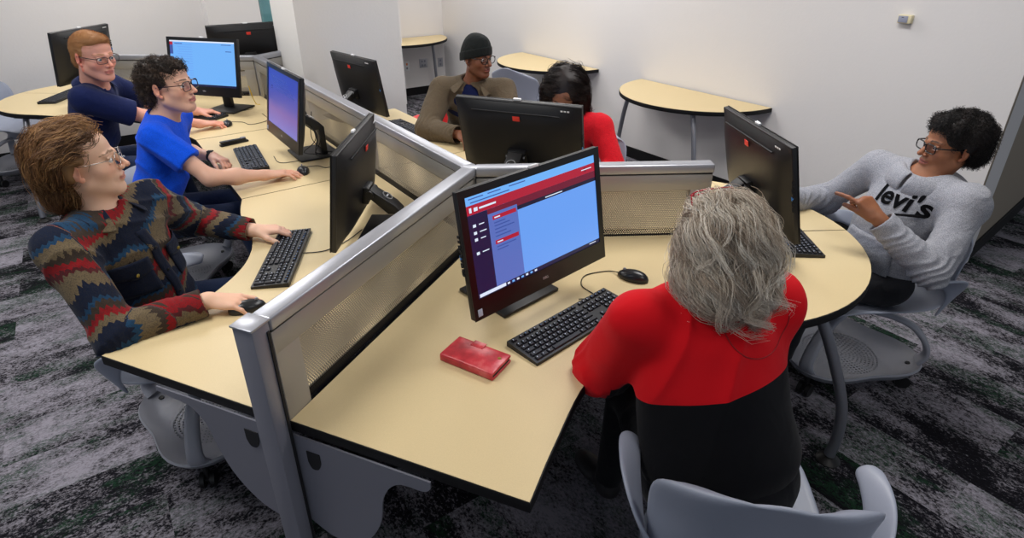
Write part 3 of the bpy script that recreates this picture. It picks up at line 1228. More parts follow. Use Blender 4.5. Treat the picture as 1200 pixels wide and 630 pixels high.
def make_mouse(label):
    t = thing('computer_mouse', label, 'mouse', group='black computer mice')
    bm = BM()
    r = bmesh.ops.create_uvsphere(bm, u_segments=24, v_segments=14, radius=1)
    for v in r['verts']:
        x, y, z = v.co
        k = 1 + .08 * y
        v.co = Vector((x * .031 * (1 - .10 * y * y) , y * .057, max(z, -.25) * .027 * (1 - .18 * y) + .0075))
    obj('shell', bm, mat('mouse_black', (26, 27, 31), .3), t, smooth=180)
    bm = BM()
    tube(bm, [(-.003, .033, .0335 * .86), (.003, .033, .0335 * .86)], .006, 12)
    obj('scroll_wheel', bm, M_silverd, t)
    return t


def mouse_at(label, x, y, ang, cable_pts=None, src=None):
    t = src or make_mouse(label)
    place(t, x, y, ang, label=label)
    if cable_pts:
        m = (Matrix.Translation((x, y, TT)) @ Matrix.Rotation(ang, 4, 'Z')).inverted()
        pts = [m @ Vector((px, py, pz)) for px, py, pz in cable_pts]
        cable(t, [Vector((0, .054, .010))] + pts, .0018)
    return t


m0 = mouse_at('black mouse lying free beside the lit monitor', .425, 1.80, R(58), [(.34, 1.85, .743), (.26, 1.82, .743), (.24, 1.75, .743), (.28, 1.68, .743), (.22, 1.66, .745)])
mouse_at('black mouse under the plaid-shirted man\'s near hand', -.86, 1.615, R(-60), [(-.74, 1.60, .743), (-.70, 1.8, .743), (-.66, 2.0, .743)])
mouse_at('black mouse under the outstretched hand of the man in the blue T-shirt', -1.085, 2.905, R(25), [(-1.04, 3.0, .743), (-.98, 2.97, .743), (-.93, 3.06, .743), (-1.02, 3.2, .743), (-.98, 3.3, .76)])
mouse_at('black mouse under the red-haired man\'s hand', -1.87, 3.81, R(20), [(-1.80, 3.88, .743), (-1.72, 3.82, .743), (-1.65, 3.93, .743), (-1.75, 4.1, .743)])
mouse_at('black mouse behind the curly-haired man\'s head', -2.66, 4.22, R(60), None)
# keyboard leads
for src, pts, lb in (((-1.40, 3.15), [(-1.33, 3.16, .743), (-1.25, 3.05, .743), (-1.12, 3.12, .743), (-1.06, 3.22, .743)], 'thin black cable lying beside the violet-screen computer'),
                     ((-.83, 2.0), [(-.80, 2.0, .743), (-.72, 2.02, .743), (-.66, 2.10, .743), (-.62, 2.20, .745)], 'thin black cable behind the plaid-shirted man\'s keyboard'),
                     ((-2.1, 4.2), [(-1.98, 4.24, .743), (-1.93, 4.18, .743), (-1.88, 4.26, .743), (-1.98, 4.36, .743), (-2.0, 4.3, .745), (-2.08, 4.34, .75)], 'black cable loop beside the pale blue screen\'s base')):
    bm = BM()
    tube(bm, catmull(pts, 8), .0019, 6)
    tag(obj('cable', bm, M_black), lb, 'cable')
# cable bundle behind the violet screen
t = thing('cable_bundle', 'tangle of black cables behind the violet-screen computer', 'cables', (-1.09, 3.19, TT))
for k in range(5):
    rnd = random.Random(k)
    pts = [Vector((-.03 + rnd.uniform(-.02, .02), .0 + rnd.uniform(-.03, .03), .20 + .02 * k)), Vector((.03 + rnd.uniform(-.03, .03), -.03 + rnd.uniform(-.05, .02), .12)),
           Vector((rnd.uniform(-.06, .08), -.05 + rnd.uniform(-.06, .06), .03)), Vector((.05 + .03 * k, .06, .004)), Vector((.12 + .02 * k, .02 + .03 * k, .003)), Vector((.19, -.02 + .04 * k, .003))]
    bm = BM()
    tube(bm, catmull(pts, 8), .0023, 6)
    obj('cable', bm, M_black, t)
bm = BM()
tube(bm, catmull([(-1.935, 4.42, .79), (-1.945, 4.41, .87), (-1.93, 4.40, .80), (-1.90, 4.38, .744), (-1.87, 4.37, .743)], 8), .0028, 6)
tag(obj('cable', bm, mat('yellow_cable', (214, 178, 30), .5)), 'short yellow cable beside the pale blue screen', 'cable')
# black handset beside the blue man's keyboard
t = thing('stapler', 'slim black stapler lying beside the keyboard of the man in the blue T-shirt', 'stapler', (-1.655, 3.405, TT), math.atan2(.12, .12))
bm = BM()
bx(bm, (0, 0, .006), (.165, .032, .012), bev=.004)
obj('base', bm, M_black, t)
bm = BM()
bx(bm, (-.004, 0, .020), (.150, .028, .014), rot=Matrix.Rotation(R(2), 3, 'Y'), bev=.005)
obj('arm', bm, M_black, t)
bm = BM()
bx(bm, (.055, 0, .027), (.03, .022, .006), bev=.002)
obj('cap', bm, M_silverd, t)


# ------------------------------------------------------------------ red wallet
def wallet():
    m = bpy.data.materials.new('red_leather')
    m.use_nodes = True
    nt = m.node_tree
    b = nt.nodes['Principled BSDF']
    tc = node(nt, 'ShaderNodeTexCoord')
    n = node(nt, 'ShaderNodeTexNoise')
    n.inputs['Scale'].default_value = 22
    n.inputs['Detail'].default_value = 5
    nt.links.new(tc.outputs['Object'], n.inputs['Vector'])
    nt.links.new(ramp(nt, n.outputs['Fac'], [(.3, (150, 26, 38)), (.55, (196, 50, 60)), (.75, (220, 112, 112))]), b.inputs['Base Color'])
    b.inputs['Roughness'].default_value = .33
    bp = node(nt, 'ShaderNodeBump')
    bp.inputs['Strength'].default_value = .25
    bp.inputs['Distance'].default_value = .003
    nt.links.new(n.outputs['Fac'], bp.inputs['Height'])
    nt.links.new(bp.outputs['Normal'], b.inputs['Normal'])
    t = thing('wallet', 'worn red leather wallet with snap tab lying on the maple worktop', 'wallet', (-.105, 1.345, TT), math.atan2(-.12, .20))

    def slab(name, c, s, bev, mt, bulge=0.0):
        bm = BM()
        bx(bm, (0, 0, 0), s, bev=bev, seg=3)
        bmesh.ops.subdivide_edges(bm, edges=[e_ for e_ in bm.edges if e_.calc_length() > .03], cuts=8, use_grid_fill=True)
        for v in bm.verts:
            if v.co.z > 0:
                v.co.z += bulge * max(0, 1 - (v.co.x / (s[0] / 2)) ** 2) * max(0, 1 - (v.co.y / (s[1] / 2)) ** 2)
            v.co += Vector(c)
        return obj(name, bm, mt, t)
    slab('back_cover', (0, 0, .004), (.178, .098, .007), .003, m)
    slab('card_pages', (.002, .002, .011), (.168, .086, .010), .001, M_gap)
    slab('front_cover', (0, 0, .0205), (.178, .098, .009), .004, m, .006)
    slab('spine', (0, -.047, .012), (.176, .006, .018), .0025, m)
    slab('snap_tab', (-.012, .036, .0295), (.040, .026, .003), .0014, m)
    bm = BM()
    lathe(bm, [(0, .003), (.004, .0028), (.0055, .001), (.0058, 0), (0, 0)], 20, Matrix.Translation((.070, .016, .0262)))
    obj('snap_button', bm, mat('brass', (190, 160, 80), .3, metal=.8), t)
    bm = BM()
    lathe(bm, [(.0065, 0), (.0072, .0012), (.0078, 0)], 20, Matrix.Translation((.070, .016, .0255)))
    obj('button_ring', bm, M_silver, t)


wallet()


# ------------------------------------------------------------------ chairs
def make_chair(label, mt, name='swivel_chair', group='moulded swivel chairs'):
    """moulded shell on a tripod dish; the sitter faces local +y"""
    t = thing(name, label, 'chair', group=group)
    # seat and back shell
    prof = [(.235, .425, .215), (.20, .447, .225), (.10, .452, .235), (-.02, .445, .24), (-.12, .447, .245), (-.19, .468, .25),
            (-.228, .52, .255), (-.245, .59, .262), (-.262, .67, .265), (-.285, .75, .262), (-.305, .80, .245), (-.318, .83, .20), (-.322, .84, .14)]
    nu = 12
    bm = BM()
    rows = []
    for k, (y, z, w) in enumerate(prof):
        back = max(0, min(1, (z - .46) / .15))
        row = []
        for i in range(nu + 1):
            u = i / nu * 2 - 1
            uu = u * u
            yy = y + back * .085 * uu ** 1.2
            zz = z + (1 - back) * .028 * uu ** 2 - (0 if k < 9 else (.012 * (k - 8) * uu * 1.6))
            row.append(bm.verts.new((u * w, yy, zz)))
        rows.append(row)
    for a, b in zip(rows, rows[1:]):
        for i in range(nu):
            bm.faces.new((a[i], a[i + 1], b[i + 1], b[i]))
    sh = obj('seat_shell', bm, mt, t, smooth=180)
    md = sh.modifiers.new('thick', 'SOLIDIFY')
    md.thickness = .011
    md.offset = 0
    md = sh.modifiers.new('sub', 'SUBSURF')
    md.levels = md.render_levels = 1
    for s in (-1, 1):
        # arm wing: a strap that leaves the back edge and flares forward to a flat pad
        bm = BM()
        path = [(.240, -.195, .50, .10), (.268, -.19, .56, .11), (.290, -.16, .612, .10), (.306, -.105, .645, .085), (.312, -.045, .658, .075), (.310, .01, .658, .06)]
        cs = catmull([Vector(p[:3]) for p in path], 5)
        rows = []
        for i, p in enumerate(cs):
            f = i / (len(cs) - 1)
            w = .5 * (.12 * (1 - f) + .068 * f) * (1 if f < .9 else math.sqrt(max(.2, 1 - ((f - .9) / .11) ** 2)))
            tw = f * 1.15
            dx, dz = math.sin(tw), math.cos(tw)
            row = []
            for j in range(5):
                q = (j / 4 * 2 - 1)
                row.append(bm.verts.new((s * (p.x + q * w * dx), p.y + (1 - f) * .03 * (-q), p.z + q * w * dz * (1 - .4 * f) - .008 * q * q * f)))
            rows.append(row)
        for a, b in zip(rows, rows[1:]):
            for i in range(4):
                bm.faces.new((a[i], a[i + 1], b[i + 1], b[i]))
        o = obj('armrest', bm, mt, t, smooth=180)
        md = o.modifiers.new('thick', 'SOLIDIFY')
        md.thickness = .012
        md.offset = 0
        md = o.modifiers.new('sub', 'SUBSURF')
        md.levels = md.render_levels = 1
    # pivot under the seat
    bm = BM()
    lathe(bm, [(0, .34), (.05, .34), (.06, .36), (.06, .40), (.09, .42), (.10, .435), (0, .435)], 28)
    obj('pivot', bm, M_base_g, t)
    # dish (storage tray) : rounded triangle
    def tri_r(a, r):
        return r * (1 + .16 * math.cos(3 * a))
    bm = BM()
    na = 48
    prof = [(0, .095), (.4, .097), (.75, .108), (.93, .130), (1.0, .150), (1.02, .142), (.95, .112), (.76, .090), (0, .078)]
    rings = []
    for (f, z) in prof:
        if f == 0:
            rings.append([bm.verts.new((0, 0, z))])
        else:
            rings.append([bm.verts.new((tri_r(2 * math.pi * k / na, .27 * f) * math.cos(2 * math.pi * k / na), tri_r(2 * math.pi * k / na, .27 * f) * math.sin(2 * math.pi * k / na), z)) for k in range(na)])
    for a, b in zip(rings, rings[1:]):
        for k in range(na):
            q = [a[k % len(a)], a[(k + 1) % len(a)], b[(k + 1) % len(b)], b[k % len(b)]]
            q = [v for i, v in enumerate(q) if v not in q[:i]]
            bm.faces.new(q)
    obj('storage_dish', bm, M_dish if mt is not M_chairr else M_dish, t, smooth=50)
    for k in range(3):
        a = 2 * math.pi * k / 3
        dx, dy = math.cos(a), math.sin(a)
        pts = catmull([Vector((dx * r_, dy * r_, z)) for r_, z in ((.298, .142), (.322, .185), (.300, .25), (.235, .315), (.14, .345), (.03, .352))], 6)
        bm = BM()
        sd = Vector((-dy, dx, 0))
        rows = []
        for i, p in enumerate(pts):
            f = i / (len(pts) - 1)
            tg = (pts[min(i + 1, len(pts) - 1)] - pts[max(i - 1, 0)]).normalized()
            nn = tg.cross(sd).normalized()
            w = .050 * (1 - f) + .036 * f
            w *= 1 + 1.1 * max(0, .25 - f) 
            th = .013
            row = []
            for m_ in range(10):
                b_ = 2 * math.pi * m_ / 10
                row.append(bm.verts.new(p + sd * math.copysign(abs(math.cos(b_)) ** .7, math.cos(b_)) * w * .6 + nn * math.sin(b_) * th))
            rows.append(row)
        for a_, b_ in zip(rows, rows[1:]):
            for i in range(10):
                bm.faces.new((a_[i], a_[(i + 1) % 10], b_[(i + 1) % 10], b_[i]))
        bm.faces.new(rows[0][::-1])
        bm.faces.new(rows[-1])
        obj('base_arm', bm, M_base_g, t, smooth=60)
        bm = BM()
        cx, cy = dx * .27, dy * .27
        for s in (-1, 1):
            tube(bm, [(cx + sd.x * s * .010, cy + sd.y * s * .010, .030), (cx + sd.x * s * .026, cy + sd.y * s * .026, .030)], .030, 20)
        tube(bm, [(cx - sd.x * .012, cy - sd.y * .012, .030), (cx + sd.x * .012, cy + sd.y * .012, .030)], .012, 10)
        tube(bm, [(cx, cy, .03), (cx, cy, .125)], .011, 10)
        obj('caster', bm, M_cast, t)
    return t


def dish_mat():
    m = bpy.data.materials.new('perforated_dish')
    m.use_nodes = True
    nt = m.node_tree
    b = nt.nodes['Principled BSDF']
    b.inputs['Base Color'].default_value = (*srgb((140, 142, 151)), 1)
    b.inputs['Roughness'].default_value = .45
    tc = node(nt, 'ShaderNodeTexCoord')
    s = node(nt, 'ShaderNodeSeparateXYZ')
    nt.links.new(tc.outputs['Object'], s.inputs[0])
    X, Y = s.outputs[0], s.outputs[1]
    r = math_n(nt, 'SQRT', math_n(nt, 'ADD', math_n(nt, 'MULTIPLY', X, X), math_n(nt, 'MULTIPLY', Y, Y)))
    th = math_n(nt, 'ARCTAN2', Y, X)
    pr = .0155
    k = math_n(nt, 'ROUND', math_n(nt, 'DIVIDE', r, pr))
    dr = math_n(nt, 'SUBTRACT', r, math_n(nt, 'MULTIPLY', k, pr))
    cnt = math_n(nt, 'MULTIPLY', k, 6)
    u = math_n(nt, 'MULTIPLY', math_n(nt, 'DIVIDE', th, 2 * math.pi), cnt)
    fu = math_n(nt, 'SUBTRACT', u, math_n(nt, 'ROUND', u))
    da = math_n(nt, 'MULTIPLY', fu, math_n(nt, 'DIVIDE', math_n(nt, 'MULTIPLY', r, 2 * math.pi), math_n(nt, 'MAXIMUM', cnt, 1)))
    d = math_n(nt, 'SQRT', math_n(nt, 'ADD', math_n(nt, 'MULTIPLY', dr, dr), math_n(nt, 'MULTIPLY', da, da)))
    hole = math_n(nt, 'LESS_THAN', d, .0046)
    lim = math_n(nt, 'MULTIPLY', math_n(nt, 'LESS_THAN', r, .165), math_n(nt, 'GREATER_THAN', k, .5))
    a = math_n(nt, 'SUBTRACT', 1, math_n(nt, 'MULTIPLY', hole, lim))
    nt.links.new(a, b.inputs['Alpha'])
    return m


M_dish = dish_mat()
ch0 = make_chair('grey swivel chair of the grey-haired woman, its back to the viewer', M_chair)


def chair_at(label, x, y, face, src=None, mt=None, **kw):
    c = src or copy_tree(ch0)
    c.location = (x, y, 0)
    c.rotation_euler = (0, 0, math.atan2(face[1], face[0]) - math.pi / 2)
    c['label'] = label
    return c


CH_LADY = chair_at('grey swivel chair of the grey-haired woman, its back to the viewer', .575, 1.075, (.20, .98), ch0)
chair_at('grey swivel chair of the plaid-shirted man, its dish base below the worktop', -1.195, 1.83, (.96, .25))
chair_at('grey swivel chair under the man in the blue T-shirt', -1.92, 2.98, (.9, .45))
chair_at('grey swivel chair under the man in navy', -2.62, 3.60, (.55, .83))
chair_at('empty grey swivel chair by the far left rounded worktop end', -4.20, 4.88, (.98, -.15))
chair_at('grey swivel chair of the man in the grey hoodie, perforated dish base in view', 1.51, 2.21, (-.97, -.12))
chair_at('empty grey swivel chair at the half-round table behind the woman in red', .15, 5.50, (.60, .80))
red = chair_at('red swivel chair of the man in the knit cap', -.41, 4.13, (-.30, -.95))
for ch_ in list(red.children):
    if ch_.name.startswith(('seat_shell', 'armrest')):
        ch_.data = ch_.data.copy()
        ch_.data.materials[0] = M_chairr
chair_at('swivel chair under the woman in the red jacket', .36, 3.22, (-.35, -.93))

CH_LADY.scale = (.90, 1, 1.02)

# ------------------------------------------------------------------ implicit surfaces for bodies and clothing
class SDF:
    """ordered list of primitives, blended with smooth unions and smooth cuts"""

    def __init__(self):
        self.p = []

    def rc(self, a, b, ra, rb, k=.02, sub=False, flat=False, tagv=0):
        a, b = np.array(a, float), np.array(b, float)
        self.p.append(('rc', a, b, ra, rb, k, sub, flat, (a + b) / 2, np.linalg.norm(b - a) / 2 + max(ra, rb), tagv))
        return self

    def el(self, c, r, M=None, k=.02, sub=False, tagv=0):
        c, r = np.array(c, float), np.array(r, float)
        M = np.eye(3) if M is None else np.array(M, float)
        self.p.append(('el', c, r, M, None, k, sub, None, c, max(r), tagv))
        return self

    @staticmethod
    def ev(q, X):
        if q[0] == 'rc':
            _, a, b, ra, rb = q[:5]
            ab = b - a
            L2 = ab @ ab + 1e-12
            t = np.clip(((X - a) @ ab) / L2, 0, 1)
            d = np.linalg.norm(X - a - t[..., None] * ab, axis=-1) - (ra + (rb - ra) * t)
            if q[7]:
                d = np.maximum(d, (X - b) @ (ab / math.sqrt(L2)))
            return d
        _, c, r, M = q[:4]
        Y = (X - c) @ M          # columns of M are the local axes
        k0 = np.linalg.norm(Y / r, axis=-1)
        k1 = np.linalg.norm(Y / (r * r), axis=-1) + 1e-9
        return k0 * (k0 - 1) / k1

    @staticmethod
    def comb(D, d, k, sub):
        if sub:
            d = -d
            hh = np.maximum(k - np.abs(D - d), 0) / k
            return np.maximum(D, d) + hh * hh * k * .25
        hh = np.maximum(k - np.abs(D - d), 0) / k
        return np.minimum(D, d) - hh * hh * k * .25

    def bounds(self, pad=.02):
        lo = np.min([q[8] - q[9] for q in self.p if not q[6]], axis=0) - pad
        hi = np.max([q[8] + q[9] for q in self.p if not q[6]], axis=0) + pad
        return lo, hi

    def mesh(self, name, h, disp=None, keep=None):
        lo, hi = self.bounds()
        B = 8
        nb = np.ceil((hi - lo) / (h * B)).astype(int)
        n = nb * B
        bi = np.stack(np.meshgrid(*[np.arange(k) for k in nb], indexing='ij'), -1).reshape(-1, 3)
        cen = lo + (bi * B + (B - 1) / 2) * h
        rad = B * h * .87 + h * 1.5
        D = np.full(len(cen), 1e3)
        for q in self.p:
            m = np.linalg.norm(cen - q[8], axis=1) < q[9] + rad + q[5] + .02
            if m.any():
                D[m] = self.comb(D[m], self.ev(q, cen[m]), q[5], q[6])
        act = np.abs(D) < rad + .012
        V = np.empty(tuple(n), np.float32)
        V6 = V.reshape(nb[0], B, nb[1], B, nb[2], B).transpose(0, 2, 4, 1, 3, 5)
        sgn = np.where(D < 0, -1, 1).astype(np.float32)
        V6[...] = sgn.reshape(tuple(nb))[..., None, None, None]
        ai = bi[act]
        off = np.stack(np.meshgrid(*[np.arange(B)] * 3, indexing='ij'), -1).reshape(-1, 3) * h
        acen = cen[act]
        org = lo + ai * B * h
        val = np.full((len(ai), B ** 3), 1e3)
        for q in self.p:
            m = np.where(np.linalg.norm(acen - q[8], axis=1) < q[9] + rad + q[5])[0]
            if len(m):
                X = org[m][:, None, :] + off[None]
                val[m] = self.comb(val[m], self.ev(q, X), q[5], q[6])
        if disp is not None:
            X = org[:, None, :] + off[None]
            near = np.abs(val) < .03
            val[near] += disp(X[near])
        V6[ai[:, 0], ai[:, 1], ai[:, 2]] = val.reshape(-1, B, B, B)
        V = V.astype(np.float32)
        # surface nets
        s = (V < 0)
        c = np.zeros(tuple(n - 1), np.uint8)
        for dx in (0, 1):
            for dy in (0, 1):
                for dz in (0, 1):
                    c += s[dx:n[0] - 1 + dx, dy:n[1] - 1 + dy, dz:n[2] - 1 + dz]
        idx = np.argwhere((c > 0) & (c < 8))
        ids = np.full(tuple(n - 1), -1, np.int32)
        ids[idx[:, 0], idx[:, 1], idx[:, 2]] = np.arange(len(idx))
        acc = np.zeros((len(idx), 3))
        cnt = np.zeros(len(idx))
        cor = [(a, b, d) for a in (0, 1) for b in (0, 1) for d in (0, 1)]
        for ax in range(3):
            for q in cor:
                if q[ax]:
                    continue
                q2 = list(q)
                q2[ax] = 1
                v0 = V[idx[:, 0] + q[0], idx[:, 1] + q[1], idx[:, 2] + q[2]]
                v1 = V[idx[:, 0] + q2[0], idx[:, 1] + q2[1], idx[:, 2] + q2[2]]
                m = (v0 < 0) != (v1 < 0)
                t = v0[m] / (v0[m] - v1[m])
                pt = np.tile(np.array(q, float), (m.sum(), 1))
                pt[:, ax] += t
                acc[m] += pt
                cnt[m] += 1
        P = lo + (idx + acc / cnt[:, None]) * h
        quads = []
        for ax in range(3):
            a1, a2 = (ax + 1) % 3, (ax + 2) % 3
            sl0 = [slice(1, n[k] - 1) for k in range(3)]
            sl1 = list(sl0)
            sl0[ax] = slice(0, n[ax] - 1)
            sl1[ax] = slice(1, n[ax])
            A, Bv = s[tuple(sl0)], s[tuple(sl1)]
            e = np.argwhere(A != Bv)
            flip = A[e[:, 0], e[:, 1], e[:, 2]]
            st = np.array([1, 1, 1])
            st[ax] = 0
            e = e + st
            q = []
            for o1, o2 in ((-1, -1), (0, -1), (0, 0), (-1, 0)):
                w = e.copy()
                w[:, a1] += o1
                w[:, a2] += o2
                q.append(ids[w[:, 0], w[:, 1], w[:, 2]])
            q = np.stack(q, 1)
            q[~flip] = q[~flip][:, ::-1]
            quads.append(q)
        Q = np.concatenate(quads)
        Q = Q[(Q >= 0).all(1)]
        me = bpy.data.meshes.new(name)
        me.vertices.add(len(P))
        me.vertices.foreach_set('co', P.astype(np.float32).ravel())
        me.loops.add(len(Q) * 4)
        me.loops.foreach_set('vertex_index', Q.astype(np.int32).ravel())
        me.polygons.add(len(Q))
        me.polygons.foreach_set('loop_start', np.arange(0, len(Q) * 4, 4, dtype=np.int32))
        me.polygons.foreach_set('use_smooth', np.ones(len(Q), bool))
        me.update()
        me.validate()
        self.P = P
        return me, P


def set_color(me, C, name='Col'):
    at_ = me.color_attributes.new(name, 'FLOAT_COLOR', 'POINT')
    C4 = np.ones((len(C), 4), np.float32)
    C4[:, :3] = C
    at_.data.foreach_set('color', C4.ravel())


def set_vec(me, V, name):
    a = me.attributes.new(name, 'FLOAT_VECTOR', 'POINT')
    a.data.foreach_set('vector', V.astype(np.float32).ravel())


def lin(c):
    return np.array(srgb(c))


def attr_mat(name, rough=.5, sss=0.0, spec=.5, bump=None, sheen=0):
    if name in MATS:
        return MATS[name]
    m = mat(name, (128, 128, 128), rough, spec=spec, bump=bump, sheen=sheen)
    nt = m.node_tree
    b = nt.nodes['Principled BSDF']
    a = node(nt, 'ShaderNodeAttribute')
    a.attribute_name = 'Col'
    nt.links.new(a.outputs['Color'], b.inputs['Base Color'])
    if sss:
        b.inputs['Subsurface Weight'].default_value = sss
        b.inputs['Subsurface Radius'].default_value = (.012, .005, .003)
        b.inputs['Subsurface Scale'].default_value = 1.0
    return m


M_skin = attr_mat('skin', .48, .12, .4, bump=(600, .12))
M_hair = attr_mat('hair_strands', .55, 0, .35)


def fabric(name, color, scale=900, strength=.35, amt=.10, heather=None, rough=.9, wr=None):
    m = bpy.data.materials.new(name)
    m.use_nodes = True
    nt = m.node_tree
    b = nt.nodes['Principled BSDF']
    b.inputs['Roughness'].default_value = rough
    b.inputs['Specular IOR Level'].default_value = .2
    b.inputs['Sheen Weight'].default_value = .06
    b.inputs['Sheen Roughness'].default_value = .5
    tc = node(nt, 'ShaderNodeTexCoord')
    n = node(nt, 'ShaderNodeTexNoise')
    n.inputs['Scale'].default_value = scale * .4
    n.inputs['Detail'].default_value = 2
    nt.links.new(tc.outputs['Object'], n.inputs['Vector'])
    c = np.array(color, float)
    a_ = heather if heather else tuple(c * (1 - amt))
    b_ = tuple(np.minimum(255, c * (1 + amt)))
    nt.links.new(ramp(nt, n.outputs['Fac'], [(.35, tuple(a_)), (.65, b_)]), b.inputs['Base Color'])
    n2 = node(nt, 'ShaderNodeTexNoise')
    n2.inputs['Scale'].default_value = scale
    nt.links.new(tc.outputs['Object'], n2.inputs['Vector'])
    n3 = node(nt, 'ShaderNodeTexNoise')
    n3.inputs['Scale'].default_value = 14
    n3.inputs['Detail'].default_value = 2
    n3.inputs['Distortion'].default_value = 1.2
    nt.links.new(tc.outputs['Object'], n3.inputs['Vector'])
    hsum = math_n(nt, 'ADD', math_n(nt, 'MULTIPLY', n2.outputs['Fac'], .12), math_n(nt, 'MULTIPLY', n3.outputs['Fac'], 1.6))
    bp = node(nt, 'ShaderNodeBump')
    bp.inputs['Strength'].default_value = strength
    bp.inputs['Distance'].default_value = .008
    nt.links.new(hsum, bp.inputs['Height'])
    nt.links.new(bp.outputs['Normal'], b.inputs['Normal'])
    return m


def folds(seed, amp, freq=22.0):
    rs = np.random.RandomState(seed)
    W = rs.normal(size=(6, 3))
    W /= np.linalg.norm(W, axis=1)[:, None]
    ph = rs.uniform(0, 6.28, 6)

    def f(X):
        w = np.sin(X @ W[0] * freq * .35 + ph[0]) * 1.1 + np.sin(X @ W[1] * freq * .5 + ph[1]) * .8
        a = np.sin(X @ W[2] * freq + 2.2 * w + ph[2])
        b = np.sin(X @ W[3] * freq * 1.7 + 2.0 * w + ph[3])
        mask = .5 + .5 * np.sin(X @ W[4] * freq * .3 + ph[4])
        r = 1 - np.abs(a)                      # ridged folds
        return -amp * (mask * (r ** 2 * 1.3 - .4) + .35 * b)
    return f


def norm(v):
    v = np.array(v, float)
    return v / (np.linalg.norm(v) + 1e-12)


def frame(fwd, up=(0, 0, 1), roll=0.0):
    """columns: x = subject's right, y = forward, z = up"""
    f = norm(fwd)
    x = norm(np.cross(f, up))
    z = np.cross(x, f)
    if roll:
        c, s = math.cos(roll), math.sin(roll)
        x, z = x * c + z * s, z * c - x * s
    return np.stack([x, f, z], 1)


def add_head(S, H, o, s=1.0, jaw=1.0, nose=1.0, lips=1.0, neck=None, neck_r=.053, cheek=1.0):
    L = lambda v: o + H @ (np.array(v, float) * s)
    q = lambda r: np.array(r, float) * s

    def el(c, r, k=.02, sub=False, M=None):
        S.el(L(c), q(r), H if M is None else H @ M, k * s, sub)

    def rc(a, b, ra, rb, k=.02, sub=False):
        S.rc(L(a), L(b), ra * s, rb * s, k * s, sub)
    el((0, -.018, .035), (.075, .094, .080), .03)
    el((0, .028, -.030), (.058, .058, .082), .03)
    el((0, .030, .042), (.060, .052, .052), .03)
    for x in (-1, 1):
        el((x * .038, .048, -.026), (.025 * cheek, .026 * cheek, .027), .022)
        rc((x * .051 * jaw, .004, -.058), (x * .018 * jaw, .060, -.096), .019, .017, .03)
        rc((x * .003, .088, .016), (x * .043, .074, .019), .0085, .006, .012)
    el((0, .068, -.097), (.023 * jaw, .019, .017), .02)
    el((0, .074, -.055), (.027, .020, .024), .015)
    for x in (-1, 1):
        el((x * .031, .094, .001), (.019, .014, .0115), .010, True)
        el((x * .031, .0725, .0), (.0135, .0125, .0125), .003)
        rc((x * .020, .0865, .0082), (x * .043, .0800, .0068), .0040, .0036, .003)
        rc((x * .021, .0850, -.0100), (x * .042, .0795, -.0094), .0034, .0032, .003)
    rc((0, .086, .010), (0, .109 + .004 * nose, -.030), .0068, .0092 * nose, .012)
    for x in (-1, 1):
        el((x * .0115 * nose, .099, -.034), (.0078 * nose, .009, .0075), .006)
        el((x * .0060 * nose, .104, -.0425), (.0032, .0045, .003), .003, True)
    rc((-.016, .0905, -.0575), (.016, .0905, -.0575), .0052 * lips, .0052 * lips, .006)
    rc((-.014, .0890, -.0690), (.014, .0890, -.0690), .0062 * lips, .0062 * lips, .006)
    rc((-.023, .0915, -.0635), (0, .099, -.0630), .0014, .0020, .003, True)
    rc((.023, .0915, -.0635), (0, .099, -.0630), .0014, .0020, .003, True)
    for x in (-1, 1):
        el((x * .0785, -.010, -.004), (.0075, .018, .029), .005, False, np.array(Matrix.Rotation(x * R(-22), 3, 'Z')))
        el((x * .0855, -.004, -.004), (.0055, .0095, .015), .004, True)
        el((x * .0755, .001, -.033), (.006, .009, .009), .006)
    if neck is not None:
        S.rc(L((0, -.022, -.05)), neck, neck_r * s, neck_r * 1.08 * s, .03)
        S.rc(L((0, .008, -.080)), np.array(neck) + H @ np.array([0, .006, .0]), .026 * s, .042 * s, .03)
    return L


def skin_colors(P, H, o, s, base, brow, lip=(176, 96, 92), ruddy=.25, stubble=0.0, browz=.0):
    b = lin(base)
    C = np.tile(b, (len(P), 1))
    q = ((P - o) @ H) / s
    x, y, z = q[:, 0], q[:, 1], q[:, 2]
    ax = np.abs(x)

    def blend(w, c):
        w = np.clip(w, 0, 1)[:, None]
        C[:] = C * (1 - w) + np.array(c) * w
    red = b * np.array([1.06, .62, .56])
    g = lambda a, s_: np.exp(-(a / s_) ** 2)
    head = (z > -.13) & (np.linalg.norm(q, axis=1) < .17)
    blend(head * ruddy * g(np.hypot(ax - .042, z + .028), .022) * (y > .03), red)
    blend(head * ruddy * 1.3 * g(np.hypot(ax, z + .032), .013) * (y > .09), red)
    blend(head * ruddy * 1.6 * (ax > .075) * (np.abs(y + .008) < .03), red)
    if stubble:
        st = head * stubble * np.clip((-.035 - z) / .02, 0, 1) * (y > -.01) * (z < -.035)
        blend(st, b * .55)
    # lips
    lw = .0105 - .30 * np.clip(ax - .004, 0, 1) * 1.0
    blend((y > .078) * head * (np.abs(z + .0632) < np.maximum(lw, 0) * 1.02) * (ax < .024) * .85, lin(lip))
    blend((y > .078) * head * (np.abs(z + .0633) < .0016) * (ax < .023) * .7, b * .25)
    # brows
    bz = .0240 + browz - .16 * np.abs(ax - .030) + .0015
    blend((y > .05) * head * (np.abs(z - bz) < .0034 * np.clip((.058 - ax) / .03, .4, 1)) * (ax > .010) * (ax < .054) * .85, lin(brow))
    # lash line
    blend((y > .07) * head * (np.abs(z - .0050) < .0018) * (ax > .018) * (ax < .046) * .5, b * .25)
    return C


